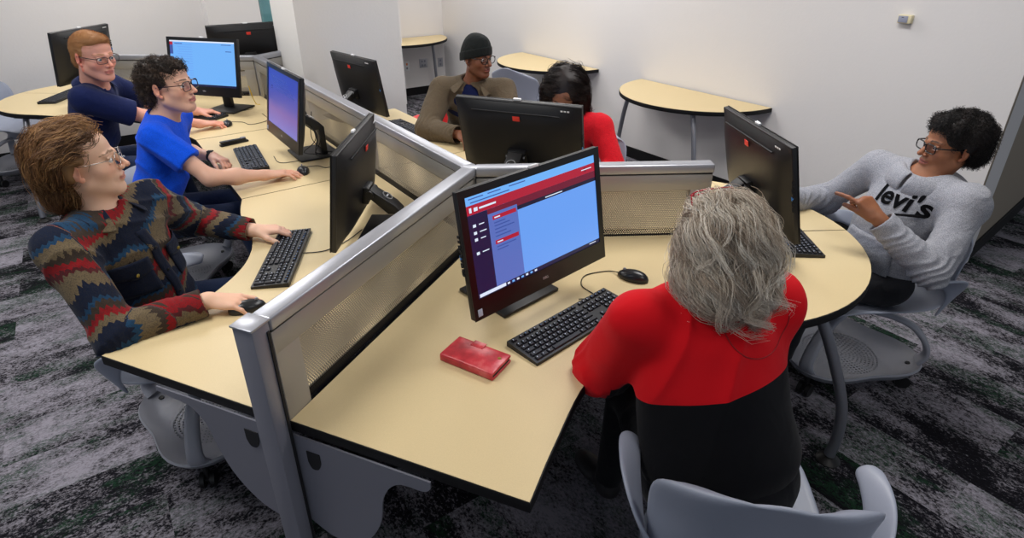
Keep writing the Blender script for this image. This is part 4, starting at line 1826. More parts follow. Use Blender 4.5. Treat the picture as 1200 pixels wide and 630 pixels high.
def add_hand(S, W, F, N, side, s=1.0, curls=(.3, .35, .4, .45), bend=None, spread=.10, thumb=(.75, .25), k=.007):
    """W wrist, F finger direction, N back-of-hand normal, side = +1/-1 thumb side along cross(F,N)"""
    F, N = norm(F), norm(N)
    N = norm(N - F * (N @ F))
    T = np.cross(F, N) * side
    p = lambda f, t, n=0: W + (F * f + T * t + N * n) * s
    S.el(p(.045, .0, -.002), np.array([.036, .052, .0135]) * s, np.stack([T, F, N], 1), .012)
    S.rc(W - F * .01 * s, p(.03, .0, 0), .0225 * s, .019 * s, .02)
    offs = (.028, .0095, -.009, -.0265)
    lens = ((.041, .025, .021), (.045, .028, .022), (.042, .026, .021), (.032, .020, .018))
    rads = (.0088, .0090, .0085, .0075)
    for i in range(4):
        kn = p(.085 - (0, 0, .004, .012)[i], offs[i], .001)
        S.rc(p(.02, offs[i] * .6), kn, .0105 * s, (rads[i] + .0012) * s, k * 1.6)
        ang = 0.0
        pos = kn
        fs = spread * offs[i] / .028
        base = norm(F + T * fs)
        cu = curls[i]
        bs = bend[i] if bend else (cu * .7, cu * 1.1, cu * .8)
        for j in range(3):
            ang += bs[j]
            d = base * math.cos(ang) - N * math.sin(ang)
            nx = pos + d * lens[i][j] * s
            S.rc(pos, nx, rads[i] * (1 - .07 * j) * s, rads[i] * (1 - .07 * (j + 1)) * s, k * .55)
            pos = nx
    # thumb leaves the side of the palm near its base
    a, b_ = thumb
    t0 = p(.018, .024, -.006)
    d0 = norm(F * math.cos(a) + T * math.sin(a) - N * .30)
    t1 = t0 + d0 * .043 * s
    d1 = norm(F * math.cos(a * .55) + T * math.sin(a * .55) - N * (.30 + b_ * .3))
    t2 = t1 + d1 * .031 * s
    d2 = norm(F * math.cos(a * .25) + T * math.sin(a * .25) - N * (.30 + b_ * .8))
    t3 = t2 + d2 * .024 * s
    S.rc(t0, t1, .0135 * s, .0108 * s, .012)
    S.rc(t1, t2, .0105 * s, .0098 * s, k * .7)
    S.rc(t2, t3, .0098 * s, .0082 * s, k * .7)


def ik(a, b, l1, l2, hint):
    a, b = np.array(a, float), np.array(b, float)
    d = b - a
    L = np.linalg.norm(d)
    if L > (l1 + l2) * .995:
        f = L / ((l1 + l2) * .995)
        l1, l2 = l1 * f, l2 * f
    x = (l1 * l1 - l2 * l2 + L * L) / (2 * L)
    hgt = math.sqrt(max(l1 * l1 - x * x, 0))
    n = d / L
    hh = np.array(hint, float)
    hh = norm(hh - n * (hh @ n))
    return a + n * x + hh * hgt


# ------------------------------------------------------------------ hair
from mathutils.bvhtree import BVHTree


def strands_mesh(name, paths, radius, colors, seg=3, base=None, taper=.35):
    """paths (n, m, 3) to thin tubes, one mesh; base = (P, Q, C) of an under-cap merged into it"""
    n, m, _ = paths.shape
    t = np.gradient(paths, axis=1)
    t /= np.linalg.norm(t, axis=2)[..., None] + 1e-9
    a = np.tile(np.array([.31, .52, .79]), (n, m, 1))
    x = np.cross(t, a)
    x /= np.linalg.norm(x, axis=2)[..., None] + 1e-9
    y = np.cross(t, x)
    rr = radius * (1 - (1 - taper) * np.linspace(0, 1, m) ** 2)[None, :, None]
    V = np.empty((n, m, seg, 3))
    for k in range(seg):
        c, s = math.cos(2 * math.pi * k / seg), math.sin(2 * math.pi * k / seg)
        V[:, :, k] = paths + (x * c + y * s) * rr
    P = V.reshape(-1, 3)
    i = np.arange(n)[:, None, None] * m * seg
    j = np.arange(m - 1)[None, :, None] * seg
    k = np.arange(seg)[None, None, :]
    k2 = (k + 1) % seg
    Q = np.stack([i + j + k, i + j + k2, i + j + seg + k2, i + j + seg + k], -1).reshape(-1, 4)
    C = np.repeat(colors, m * seg, axis=0)
    if base is not None:
        bP, bQ, bC = base
        Q = np.concatenate([bQ, Q + len(bP)])
        P = np.concatenate([bP, P])
        C = np.concatenate([bC, C])
    me = bpy.data.meshes.new(name)
    me.vertices.add(len(P))
    me.vertices.foreach_set('co', P.astype(np.float32).ravel())
    me.loops.add(len(Q) * 4)
    me.loops.foreach_set('vertex_index', Q.astype(np.int32).ravel())
    me.polygons.add(len(Q))
    me.polygons.foreach_set('loop_start', np.arange(0, len(Q) * 4, 4, dtype=np.int32))
    me.polygons.foreach_set('use_smooth', np.ones(len(Q), bool))
    me.update()
    me.validate()
    set_color(me, C)
    return me


def hair(parent, S, H, o, s, cols, mode, n=1500, step=.012, m=12, radius=.0012, flow=None, wave=.004, freq=60, lift=.004, seed=1,
         res=.006, cap=.55, label=None, bumpy=0.0, clump=0, ears=True, crad=.013):
    """S = hair volume; strands follow its surface (flow), or curl out of it (curl)"""
    rs = np.random.RandomState(seed)
    cap_me, P = S.mesh('cap', res, disp=folds(seed, bumpy, 60) if bumpy else None)
    nv = len(cap_me.vertices)
    Q = np.empty(len(cap_me.polygons) * 4, np.int32)
    cap_me.polygons.foreach_get('vertices', Q)
    Q = Q.reshape(-1, 4)
    Nn = np.empty(nv * 3, np.float32)
    cap_me.vertex_normals.foreach_get('vector', Nn)
    Nn = Nn.reshape(-1, 3)
    PP = np.empty(nv * 3, np.float32)
    cap_me.vertices.foreach_get('co', PP)
    PP = PP.reshape(-1, 3).astype(float)
    bvh = BVHTree.FromPolygons([Vector(p) for p in PP], [tuple(int(x) for x in q) for q in Q])
    cl = np.array([lin(c) for c in cols])
    ntot = n
    if clump:
        n = max(60, n // clump)
    pick = rs.choice(nv, n, replace=nv < n)
    qh = ((PP[pick] - o) @ H) / s
    # clumped colours
    cn = .5 + .5 * np.sin(qh @ np.array([55, 31, 23]) + 2 * np.sin(qh @ np.array([-20, 47, 39])))
    u = np.clip(.55 * cn + .45 * rs.rand(n), 0, .9999) * (len(cl) - 1)
    i0 = u.astype(int)
    C = cl[i0] * (1 - (u - i0)[:, None]) + cl[np.minimum(i0 + 1, len(cl) - 1)] * (u - i0)[:, None]
    paths = np.empty((n, m, 3))
    if mode == 'flow':
        for a in range(n):
            p = Vector(PP[pick[a]])
            ph = 9.0 * cn[a] + rs.uniform(-.35, .35)
            lf = lift * rs.uniform(.1, 1.0) ** 2 * (3 if rs.rand() < .06 else 1)
            nrm = Vector(Nn[pick[a]])
            for b in range(m):
                ql = np.array(H.T @ (np.array(p) - o)) / s
                d = Vector(H @ norm(flow(ql, rs)))
                d = d - nrm * d.dot(nrm)
                d.normalize()
                side = nrm.cross(d)
                gw = .45 + .9 * b / m
                off = side * wave * gw * math.sin(ph + b * step * freq) + nrm * (lf * gw + wave * gw * .45 * (1 + math.cos(ph + b * step * freq)))
                paths[a, b] = p + off
                p2 = p + d * step
                loc, nn, _, _ = bvh.find_nearest(p2)
                p = loc
                nrm = nn
    else:
        up = H[:, 2]
        for a in range(n):
            p = PP[pick[a]]
            nn = norm(Nn[pick[a]] + rs.normal(size=3) * (.45 if mode == 'curl' else .3))
            x = norm(np.cross(nn, rs.normal(size=3)))
            y = np.cross(nn, x)
            if mode == 'curl':
                rad = wave * rs.uniform(.6, 1.3)
                turns = rs.uniform(1.0, 1.9)
                ln = step * rs.uniform(.5, 1.2)
                tt = np.linspace(0, 1, m)
                ang = 6.28 * turns * tt + rs.uniform(0, 6.28)
                path = p[None] + nn[None] * (ln * tt - .004)[:, None] + (x[None] * np.cos(ang)[:, None] + y[None] * np.sin(ang)[:, None]) * rad * (.5 + .5 * tt)[:, None]
                path -= np.array([0, 0, 1])[None] * (tt ** 2 * ln * .25)[:, None]
            else:
                fl = H @ norm(flow(((p - o) @ H) / s, rs))
                d = norm(fl + nn * lift * 100 + rs.normal(size=3) * .12)
                tt = np.linspace(0, 1, m)
                path = p[None] + d[None] * (step * tt * rs.uniform(.6, 1.2))[:, None] - nn[None] * .001
            paths[a] = path
    if clump:
        g_ = np.repeat(np.arange(n), clump)
        N_ = len(g_)
        t_ = np.linspace(0, 1, m)[None, :, None]
        ofs = rs.normal(size=(N_, 1, 3)) * crad * .6
        tw = rs.normal(size=(N_, 1, 3)) * crad * .35
        cut_ = rs.uniform(.72, 1.0, (N_, 1, 1))
        idx_ = np.clip((np.linspace(0, 1, m)[None, :] * cut_[:, :, 0] * (m - 1)), 0, m - 1.001)
        i_ = idx_.astype(int)
        fr_ = (idx_ - i_)[..., None]
        gp = paths[g_]
        r_ = np.arange(N_)[:, None]
        gp = gp[r_, i_] * (1 - fr_) + gp[r_, i_ + 1] * fr_
        paths = gp + ofs * (1 - .72 * t_) + tw * np.sin(t_ * 5 + rs.uniform(0, 6, (N_, 1, 1)))
        cu = np.clip(.7 * rs.rand(n)[g_] + .3 * rs.rand(N_), 0, .9999) * (len(cl) - 1)
        ci = cu.astype(int)
        C = cl[ci] * (1 - (cu - ci)[:, None]) + cl[np.minimum(ci + 1, len(cl) - 1)] * (cu - ci)[:, None]
        n = N_
    ql_ = ((paths - o) @ H) / s
    bad = np.zeros(n, bool)
    if ears:
        bad |= ((np.abs(ql_[..., 0]) > .062) & (np.abs(ql_[..., 1] + .004) < .026) & (np.abs(ql_[..., 2] + .010) < .034)).any(1)
        bad |= ((ql_[..., 1] > .045) & (ql_[..., 2] < .030 + .5 * np.maximum(ql_[..., 1] - .06, 0)) & (np.abs(ql_[..., 0]) < .075)).any(1)
    paths, C = paths[~bad], C[~bad]
    bc = np.tile(cl.mean(0) * cap, (nv, 1))
    me = strands_mesh('hair', paths, radius, C, 3, (PP, Q, bc))
    bpy.data.meshes.remove(cap_me)
    o_ = obj('hair', me, M_hair, parent, smooth=None)
    me.polygons.foreach_set('use_smooth', [True] * len(me.polygons))
    if label:
        o_['label'] = label
    return o_


# ------------------------------------------------------------------ glasses, eyes
M_lens = bpy.data.materials.new('spectacle_lens')
M_lens.use_nodes = True
nt = M_lens.node_tree
nt.nodes.clear()
o_ = node(nt, 'ShaderNodeOutputMaterial')
g1 = node(nt, 'ShaderNodeBsdfTransparent')
g2 = node(nt, 'ShaderNodeBsdfGlossy')
g2.inputs['Roughness'].default_value = .03
ms = node(nt, 'ShaderNodeMixShader')
ms.inputs[0].default_value = .06
nt.links.new(g1.outputs[0], ms.inputs[1])
nt.links.new(g2.outputs[0], ms.inputs[2])
nt.links.new(ms.outputs[0], o_.inputs[0])


def hmat(H, o, s):
    m = Matrix(((H[0, 0], H[0, 1], H[0, 2], o[0]), (H[1, 0], H[1, 1], H[1, 2], o[1]), (H[2, 0], H[2, 1], H[2, 2], o[2]), (0, 0, 0, 1)))
    return m @ Matrix.Scale(s, 4)


def glasses(parent, H, o, s, shape='rect', mt=None, r=.0018, w=.026, hgt=.019, label=None, lens=True, name='glasses', temple_r=None):
    bm = BM()
    lensbm = BM()
    for x in (-1, 1):
        pts = []
        for k in range(28):
            a = 2 * math.pi * k / 28
            e = 2.0 if shape == 'round' else 4.0
            c, s_ = math.cos(a), math.sin(a)
            rr = (abs(c) ** e + abs(s_) ** e) ** (-1 / e)
            pts.append((x * .033 + rr * c * w, .1035 - .16 * abs(x * .033 + rr * c * w) ** 1.25, -.003 + rr * s_ * hgt))
        tube(bm, pts, r, 6, closed=True)
        vs = [lensbm.verts.new(p) for p in pts]
        lensbm.faces.new(vs)
        tr = temple_r or r
        tube(bm, catmull([(x * (.033 + w), .098 - .002, .006), (x * .071, .085, .008), (x * .079, .03, .008), (x * .081, -.012, .006), (x * .078, -.030, -.018)], 5), tr, 6)
    tube(bm, catmull([(-.033 + w, .1015, .004), (0, .1065, .007), (.033 - w, .1015, .004)], 5), r, 6)
    g = obj(name, bm, mt, parent, smooth=60)
    g.matrix_world = hmat(H, o, s)
    if label:
        g['label'] = label
    if lens:
        l = obj('lens', lensbm, M_lens, g, smooth=None)
        l.matrix_parent_inverse = Matrix()
        l.matrix_basis = Matrix()
    return g


def eyes(parent, H, o, s, iris=(70, 50, 35), look=(0, 1, 0)):
    for x in (-1, 1):
        bm = BM()
        bmesh.ops.create_uvsphere(bm, u_segments=20, v_segments=14, radius=.0118)
        lk = Vector(look).normalized()
        for f in bm.faces:
            d = f.calc_center_median().normalized().dot(lk)
            f.material_index = 2 if d > .955 else (1 if d > .86 else 0)
        e = obj('eye', bm, [mat('eye_white', (222, 214, 208), .25), mat('iris_%d_%d_%d' % iris, iris, .2), mat('pupil', (8, 8, 9), .15)], parent, smooth=180)
        e.matrix_world = hmat(H, o, s) @ Matrix.Translation((x * .031, .0768, -.0008))


# ------------------------------------------------------------------ a seated person
UP = np.array([0, 0, 1.0])


def build_person(label, d):
    """d: joints in world coordinates and looks"""
    pel, sR, sL = (np.array(d[k], float) for k in ('pel', 'sR', 'sL'))
    mid = (sR + sL) / 2
    dr = d.get('drop', .008)
    sR, sL = sR - UP * dr, sL - UP * dr
    left = norm(sL - sR)
    up = norm(mid - pel)
    fwd = norm(np.cross(left, up))
    T = np.stack([left, fwd, norm(np.cross(left, fwd))], 1)
    if T[:, 2] @ up < 0:
        T[:, 2] *= -1
    s = d.get('s', 1.0)
    H = frame(d['look'], d.get('hup', (0, 0, 1)), d.get('roll', 0))
    o = np.array(d['head'], float)
    fat = d.get('fat', 1.0)
    root = thing('person', label, 'person', (pel[0], pel[1], 0))
    la, lf = d.get('la', .285), d.get('lf', .255)
    eR = ik(sR, d['wR'], la, lf, d.get('hR', -left * .6 + np.array([0, 0, -.6])))
    eL = ik(sL, d['wL'], la, lf, d.get('hL', left * .6 + np.array([0, 0, -.6])))
    wR, wL = np.array(d['wR'], float), np.array(d['wL'], float)
    hs = d.get('hand', 1.0)
    h = d.get('res', .0035)
    neck = mid + up * .015 - fwd * .01

    # -------- body
    S = SDF()
    S.el(pel + up * .06, (.13 * fat, .10 * fat, .12), T, .05)
    S.el(pel + (mid - pel) * .5, (.12 * fat, .088 * fat, .14), T, .05)
    S.el(mid - up * .10, (.145 * fat, .095 * fat, .13), T, .05)
    S.rc(sR * .8 + mid * .2, sL * .8 + mid * .2, .045, .045, .05)
    S.rc(neck, mid - up * .05, .055, .07, .04)
    L = add_head(S, H, o, s, d.get('jaw', 1), d.get('nose', 1), d.get('lips', 1), neck + up * .01, d.get('neck_r', .047), d.get('cheek', 1))
    am = d.get('arm', 1.0)
    for sh, e, w, hd in ((sR, eR, wR, d.get('handR')), (sL, eL, wL, d.get('handL'))):
        S.rc(sh, e, .046 * am, .036 * am, .03)
        S.rc(e, e * .55 + w * .45, .037 * am, .036 * am, .03)
        S.rc(e * .55 + w * .45, w, .036 * am, .0235 * am, .03)
        if hd:
            f = hd.get('f')
            add_hand(S, w, f, hd.get('n', (0, 0, 1)), hd['side'], hs, hd.get('curls', (.45, .5, .55, .6)), hd.get('bend'), hd.get('spread', .12), hd.get('thumb', (.7, .3)))
    me, P = S.mesh('body', h)
    C = skin_colors(P, H, o, s, d['skin'], d.get('brow', (60, 42, 30)), d.get('lip', (176, 96, 92)), d.get('ruddy', .25), d.get('stubble', 0), d.get('browz', 0))
    # knuckles and fingertips a little redder
    for w, hd in ((wR, d.get('handR')), (wL, d.get('handL'))):
        if hd:
            dd = np.linalg.norm(P - (w + norm(hd['f']) * .12 * hs), axis=1)
            wgt = (np.exp(-(dd / .06) ** 2) * .35)[:, None]
            C = C * (1 - wgt) + lin(d['skin']) * np.array([1.0, .72, .68]) * wgt
    set_color(me, C)
    body = obj('body', me, M_skin, root, smooth=None)
    me.polygons.foreach_set('use_smooth', [True] * len(me.polygons))
    body.matrix_parent_inverse = Matrix.Translation(root.location).inverted()
    par = body.matrix_parent_inverse
    root_inv = par

    def child(ob):
        ob.parent = root
        ob.matrix_parent_inverse = root_inv
        return ob
    eyes_ = []
    for e in [None]:
        before = set(bpy.data.objects)
        eyes(None, H, o, s, d.get('iris', (70, 50, 35)), d.get('gaze', (0, 1, 0)))
        for ob in set(bpy.data.objects) - before:
            child(ob)

    # -------- top
    t = d['top']
    S = SDF()
    g = t.get('loose', 1.0)
    K = .04
    hip = t.get('hem', .02)
    S.el(pel + up * (.05 + hip), np.array([.160, .120, .12]) * fat * g, T, K)
    S.el(pel + (mid - pel) * .42 + fwd * .012 * fat, np.array([.150, .118, .15]) * fat * g, T, K)
    S.el(mid - up * .13 + fwd * .005, np.array([.160, .112, .16]) * (fat * .6 + .4) * g, T, K)
    S.el(mid - up * .055 - fwd * .012, np.array([.145, .095, .080]) * g, T, K)
    S.rc(sR, sL, .054 * g, .054 * g, K)
    for sh in (sR, sL):
        S.rc(neck + UP * .018 * g, sh + UP * .004, .052 * g, .046 * g, .035)
        S.rc(neck - up * .03, sh * .7 + mid * .3 - up * .03, .07 * g, .058 * g, .04)
    sleeves = []
    ar = t.get('arm_r', (.066, .056, .040))
    for sh, e, w in ((sR, eR, wR), (sL, eL, wL)):
        if t.get('short'):
            ee = sh + (e - sh) * t['short']
            S.rc(sh, ee, ar[0] * g, ar[1] * 1.06 * g, .03, flat=True)
        else:
            cut = e + (w - e) * t.get('cuff', .93)
            S.rc(sh, e, ar[0] * g, ar[1] * g, .035)
            S.rc(e, cut, ar[1] * g, ar[2] * g, .03, flat=True)
            S.rc(e + (w - e) * (t.get('cuff', .93) - .12), cut, ar[2] * g * 1.03, ar[2] * g * .98, .006, flat=True)
            if t.get('open', True):
                S.rc(cut - norm(w - e) * .012, cut + norm(w - e) * .03, ar[2] * g - .006, ar[2] * g - .006, .003, sub=True)
    # neck opening
    nd = norm(norm(L((0, -.02, -.04)) - neck) + .6 * UP)
    S.rc(neck + nd * .022, neck + nd * .16, t.get('neck', .064), t.get('neck', .064) * 1.15, .012, sub=True)
    if t.get('vneck'):
        S.rc(neck + fwd * .05, mid - up * t['vneck'] + fwd * .16, .060, .040, .012, sub=True)
    f0 = folds(d.get('seed', 3), t.get('fold', .004), t.get('freq', 20))
    ra_ = t.get('ring', .0035)

    def fd(X):
        v = f0(X)
        if t.get('short'):
            return v
        wob = np.sin(X @ np.array([31., 17, 23])) * 1.3 + np.sin(X @ np.array([-13., 37, 29])) * 1.1
        for e, w in ((eR, wR), (eL, wL)):
            ax = norm(w - e)
            de = np.linalg.norm(X - e, axis=-1)
            dw = np.linalg.norm(X - (e + (w - e) * .85), axis=-1)
            ring = 1 - np.abs(np.sin((X - e) @ ax * 95 + wob))
            m = np.maximum(np.exp(-(de / .085) ** 2), .9 * np.exp(-(dw / .075) ** 2))
            v = v - ra_ * m * (ring * 2 - .8)
        for e, w in ((eR, wR), (eL, wL)):
            cp_ = e + (w - e) * t.get('cuff', .93)
            v = v * np.clip((np.linalg.norm(X - cp_, axis=-1) - .045) / .04, 0, 1)
        return v
    me, P = S.mesh('top', t.get('res', .0055), disp=fd)
    # garment coordinates: u round the limb, v along it
    best = np.full(len(P), 9.0)
    UV = np.zeros((len(P), 3))
    segs = [(pel, mid, T, .17 * fat, 0, left, fwd)]
    for sh, e, w, i in ((sR, eR, wR, 1), (sL, eL, wL, 2)):
        ax = norm(e - sh)
        x = norm(np.cross(ax, fwd))
        segs.append((sh, e, None, .06, i, x, np.cross(ax, x)))
        ax2 = norm(w - e)
        x2 = norm(x - ax2 * (x @ ax2))
        segs.append((e, w, None, .05, i, x2, np.cross(ax2, x2)))
    lens_ = {1: 0, 2: 0}
    for a, b, _, r, i, x, y in segs:
        ab = b - a
        LL = np.linalg.norm(ab)
        tt = ((P - a) @ ab) / LL ** 2
        tc = np.clip(tt, 0, 1)
        rel = P - a - tc[:, None] * ab
        dist = np.linalg.norm(rel, axis=1) - r
        if i == 0:
            q_ = (P - mid) @ T
            dist = np.maximum(np.abs(q_[:, 0]) - .175 * fat, 0) * 2 - .01
        m = dist < best
        best[m] = dist[m]
        base = lens_.get(i, 0)
        ang = np.arctan2(rel @ y, rel @ x)
        UV[m, 0] = (ang * r)[m] if i else ((P - mid) @ left)[m]
        UV[m, 1] = (base + tt * LL)[m] if i else -((P - mid) @ up)[m]
        UV[m, 2] = i
        if i:
            lens_[i] = base + LL
    set_vec(me, UV, 'garment')
    top = obj(t['name'], me, t['mat'], None, smooth=None)
    me.polygons.foreach_set('use_smooth', [True] * len(me.polygons))
    child(top)
    if t.get('label'):
        top['label'] = t['label']

    # -------- legs
    kn = d['knees']
    an = d['ankles']
    S = SDF()
    hipL, hipR = pel + left * .09 - up * .01, pel - left * .09 - up * .01
    S.el(pel - up * .0, np.array([.165 * fat, .125 * fat, .11]), T, .05)
    for hp, k_, a_ in ((hipR, kn[0], an[0]), (hipL, kn[1], an[1])):
        k_, a_ = np.array(k_, float), np.array(a_, float)
        S.rc(hp, k_, .088 * fat, .062, .04)
        S.rc(k_, a_, .062, .046, .03, flat=True)
    me, P = S.mesh('trousers', .008, disp=folds(d.get('seed', 3) + 50, .004, 18))
    tr = obj('trousers', me, d.get('pants', M_denim), None, smooth=None)
    me.polygons.foreach_set('use_smooth', [True] * len(me.polygons))
    child(tr)
    for k_, a_ in zip(kn, an):
        k_, a_ = np.array(k_, float), np.array(a_, float)
        fd_ = norm((k_ - pel) * np.array([1, 1, 0]))
        S = SDF()
        g0 = np.array([a_[0], a_[1], 0])
        S.el(g0 + fd_ * .0 + UP * .045, (.040, .052, .045), np.stack([np.cross(fd_, UP), fd_, UP], 1), .02)
        S.el(g0 + fd_ * .11 + UP * .030, (.046, .085, .032), np.stack([np.cross(fd_, UP), fd_, UP], 1), .03)
        S.rc(g0 + UP * .05, a_, .038, .042, .02)
        S.rc(g0 - fd_ * .03 + UP * -.03, g0 + fd_ * .18 + UP * -.03, .033, .033, .002, sub=True)
        me, P = S.mesh('shoe', .006)
        child(obj('shoe', me, d.get('shoe', M_shoe), None, smooth=None))
        me.polygons.foreach_set('use_smooth', [True] * len(me.polygons))
    return dict(root=root, child=child, H=H, o=o, s=s, L=L, T=T, mid=mid, up=up, fwd=fwd, left=left, neck=neck, nd=nd, body=body, top=top,
                eR=eR, eL=eL, wR=wR, wL=wL, pel=pel)


M_denim = fabric('dark_denim', (34, 46, 74), 1200)
M_shoe = mat('dark_shoe', (38, 36, 38), .6)


def snap_points(ob, pts, dirs, off=.002):
    """drop points onto a child's surface along dirs"""
    me = ob.data
    bv = BVHTree.FromPolygons([v.co for v in me.vertices], [tuple(p.vertices) for p in me.polygons])
    out = []
    for p, dd in zip(pts, dirs):
        hit = bv.ray_cast(Vector(p) - Vector(dd) * .25, Vector(dd))
        out.append((hit[0] - Vector(dd).normalized() * off) if hit[0] is not None else Vector(p))
    return out


def patch(pp, ob, name, mt, uv0, uv1, nu=8, nv=8, off=.003, thick=.003, shape=None, centre=None, direction=None, U=None, V=None):
    """a thin cloth piece lying on a garment: rectangle uv0..uv1 in the wearer's left/up plane"""
    c = pp['mid'] if centre is None else centre
    U = pp['left'] if U is None else U
    V = pp['up'] if V is None else V
    D = -pp['fwd'] if direction is None else direction
    pts, dirs = [], []
    for j in range(nv + 1):
        for i in range(nu + 1):
            a, b = i / nu, j / nv
            if shape:
                a, b = shape(a, b)
            p = c + U * (uv0[0] + (uv1[0] - uv0[0]) * a) + V * (uv0[1] + (uv1[1] - uv0[1]) * b)
            pts.append(p)
            dirs.append(D)
    q = snap_points(ob, pts, dirs, off)
    bm = BM()
    vs = [bm.verts.new(p) for p in q]
    for j in range(nv):
        for i in range(nu):
            k = j * (nu + 1) + i
            bm.faces.new((vs[k], vs[k + 1], vs[k + nu + 2], vs[k + nu + 1]))
    o = obj(name, bm, mt, None, smooth=180)
    md = o.modifiers.new('thick', 'SOLIDIFY')
    md.thickness = thick
    md.offset = 0
    pp['child'](o)
    return o


def collar(pp, mt, r=.068, hgt=.04, spread=.03, gap=.5, name='collar', points=True, lift=0.0, lab=None):
    """folded shirt collar round the neck, open at the front"""
    c = pp['neck'] + pp['nd'] * (.022 + lift)
    ax = pp['nd']
    f = norm(pp['fwd'] - ax * (pp['fwd'] @ ax))
    l = norm(np.cross(f, ax)) * -1
    if l @ pp['left'] < 0:
        l = -l
    n = 36
    bm = BM()
    rows = []
    for i in range(n + 1):
        a = gap + (2 * math.pi - 2 * gap) * i / n          # 0 = front
        d = f * math.cos(a) + l * math.sin(a)
        fr = min(i, n - i) / (n * .22)
        tip = max(0, 1 - fr) if points else 0
        row = []
        prof = ((r * .93, -.012), (r * .95, hgt * .55), (r * .99, hgt * .80), (r * 1.10, hgt * .70), (r * 1.26 + spread * .3, hgt * .10), (r * 1.36 + spread * (.6 + tip * .5), -hgt * (.28 + .75 * tip)))
        for rr, z in prof:
            zz = z - .012 * math.cos(a) * 1.0
            row.append(bm.verts.new(c + d * rr + ax * zz))
        rows.append(row)
    for a, b in zip(rows, rows[1:]):
        for k in range(len(a) - 1):
            bm.faces.new((a[k], b[k], b[k + 1], a[k + 1]))
    o = obj(name, bm, mt, None, smooth=180)
    md = o.modifiers.new('thick', 'SOLIDIFY')
    md.thickness = .0035
    md.offset = 0
    md = o.modifiers.new('sub', 'SUBSURF')
    md.levels = md.render_levels = 1
    pp['child'](o)
    if lab:
        o['label'] = lab
    return o


def neckband(pp, mt, r=.068, th=.007, lift=.0, drop=.02, name='neckband'):
    c = pp['neck'] + pp['nd'] * (.028 + lift)
    ax = pp['nd']
    f = norm(pp['fwd'] - ax * (pp['fwd'] @ ax))
    l = norm(np.cross(ax, f))
    pts = [c + (f * math.cos(a) + l * math.sin(a)) * r * (1 + .06 * math.cos(a)) - ax * drop * (.5 + .5 * math.cos(a)) for a in [2 * math.pi * k / 36 for k in range(36)]]
    bm = BM()
    tube(bm, pts, th, 10, closed=True)
    o = obj(name, bm, mt, None, smooth=180)
    pp['child'](o)
    return o

# ================================================================== PEOPLE
def aztec():
    m = bpy.data.materials.new('patterned_flannel')
    m.use_nodes = True
    nt = m.node_tree
    b = nt.nodes['Principled BSDF']
    b.inputs['Roughness'].default_value = .95
    b.inputs['Specular IOR Level'].default_value = .1
    b.inputs['Sheen Weight'].default_value = .06
    at_ = node(nt, 'ShaderNodeAttribute')
    at_.attribute_name = 'garment'
    s = node(nt, 'ShaderNodeSeparateXYZ')
    nt.links.new(at_.outputs['Vector'], s.inputs[0])
    u, v = s.outputs[0], s.outputs[1]
    tc = node(nt, 'ShaderNodeTexCoord')
    n = node(nt, 'ShaderNodeTexNoise')
    n.inputs['Scale'].default_value = 260
    n.inputs['Detail'].default_value = 3
    nt.links.new(tc.outputs['Object'], n.inputs['Vector'])
    nf = n.outputs['Fac']
    nb = node(nt, 'ShaderNodeTexNoise')
    nb.inputs['Scale'].default_value = 6
    nt.links.new(tc.outputs['Object'], nb.inputs['Vector'])
    # stepped zigzag of the band edges
    tri = math_n(nt, 'MULTIPLY', math_n(nt, 'PINGPONG', math_n(nt, 'ADD', u, 5), .05), .28)
    fine = math_n(nt, 'PINGPONG', math_n(nt, 'ADD', u, 5), .008)
    vv = math_n(nt, 'ADD', v, math_n(nt, 'ADD', math_n(nt, 'MULTIPLY', tri, 1.15), math_n(nt, 'MULTIPLY', fine, 1.5)))
    vv = math_n(nt, 'ADD', vv, math_n(nt, 'MULTIPLY', math_n(nt, 'SUBTRACT', nb.outputs['Fac'], .5), .16))
    vv = math_n(nt, 'ADD', vv, math_n(nt, 'MULTIPLY', s.outputs[2], .06))
    vv = math_n(nt, 'ADD', vv, math_n(nt, 'MULTIPLY', math_n(nt, 'SUBTRACT', nf, .5), .010))
    ph = math_n(nt, 'FRACT', math_n(nt, 'ADD', math_n(nt, 'DIVIDE', vv, .37), 10))
    navy, red, olive, teal, brown, dred = (25, 32, 50), (134, 28, 32), (108, 94, 72), (32, 64, 92), (62, 52, 44), (84, 34, 36)
    c = ramp(nt, ph, [(0, navy), (.13, teal), (.18, olive), (.30, brown), (.36, red), (.44, dred), (.49, olive), (.60, navy), (.72, teal), (.76, brown), (.82, red), (.88, olive), (.95, navy)], 'CONSTANT')
    fleck = math_n(nt, 'MULTIPLY', math_n(nt, 'GREATER_THAN', nf, .54), .38)
    c = mixc(nt, fleck, c, (44, 42, 46))
    nt.links.new(c, b.inputs['Base Color'])
    n3 = node(nt, 'ShaderNodeTexNoise')
    n3.inputs['Scale'].default_value = 16
    n3.inputs['Distortion'].default_value = 1.2
    nt.links.new(tc.outputs['Object'], n3.inputs['Vector'])
    hh = math_n(nt, 'ADD', math_n(nt, 'MULTIPLY', nf, .25), math_n(nt, 'MULTIPLY', n3.outputs['Fac'], 1.3))
    bp = node(nt, 'ShaderNodeBump')
    bp.inputs['Strength'].default_value = .4
    bp.inputs['Distance'].default_value = .008
    nt.links.new(hh, bp.inputs['Height'])
    nt.links.new(bp.outputs['Normal'], b.inputs['Normal'])
    return m


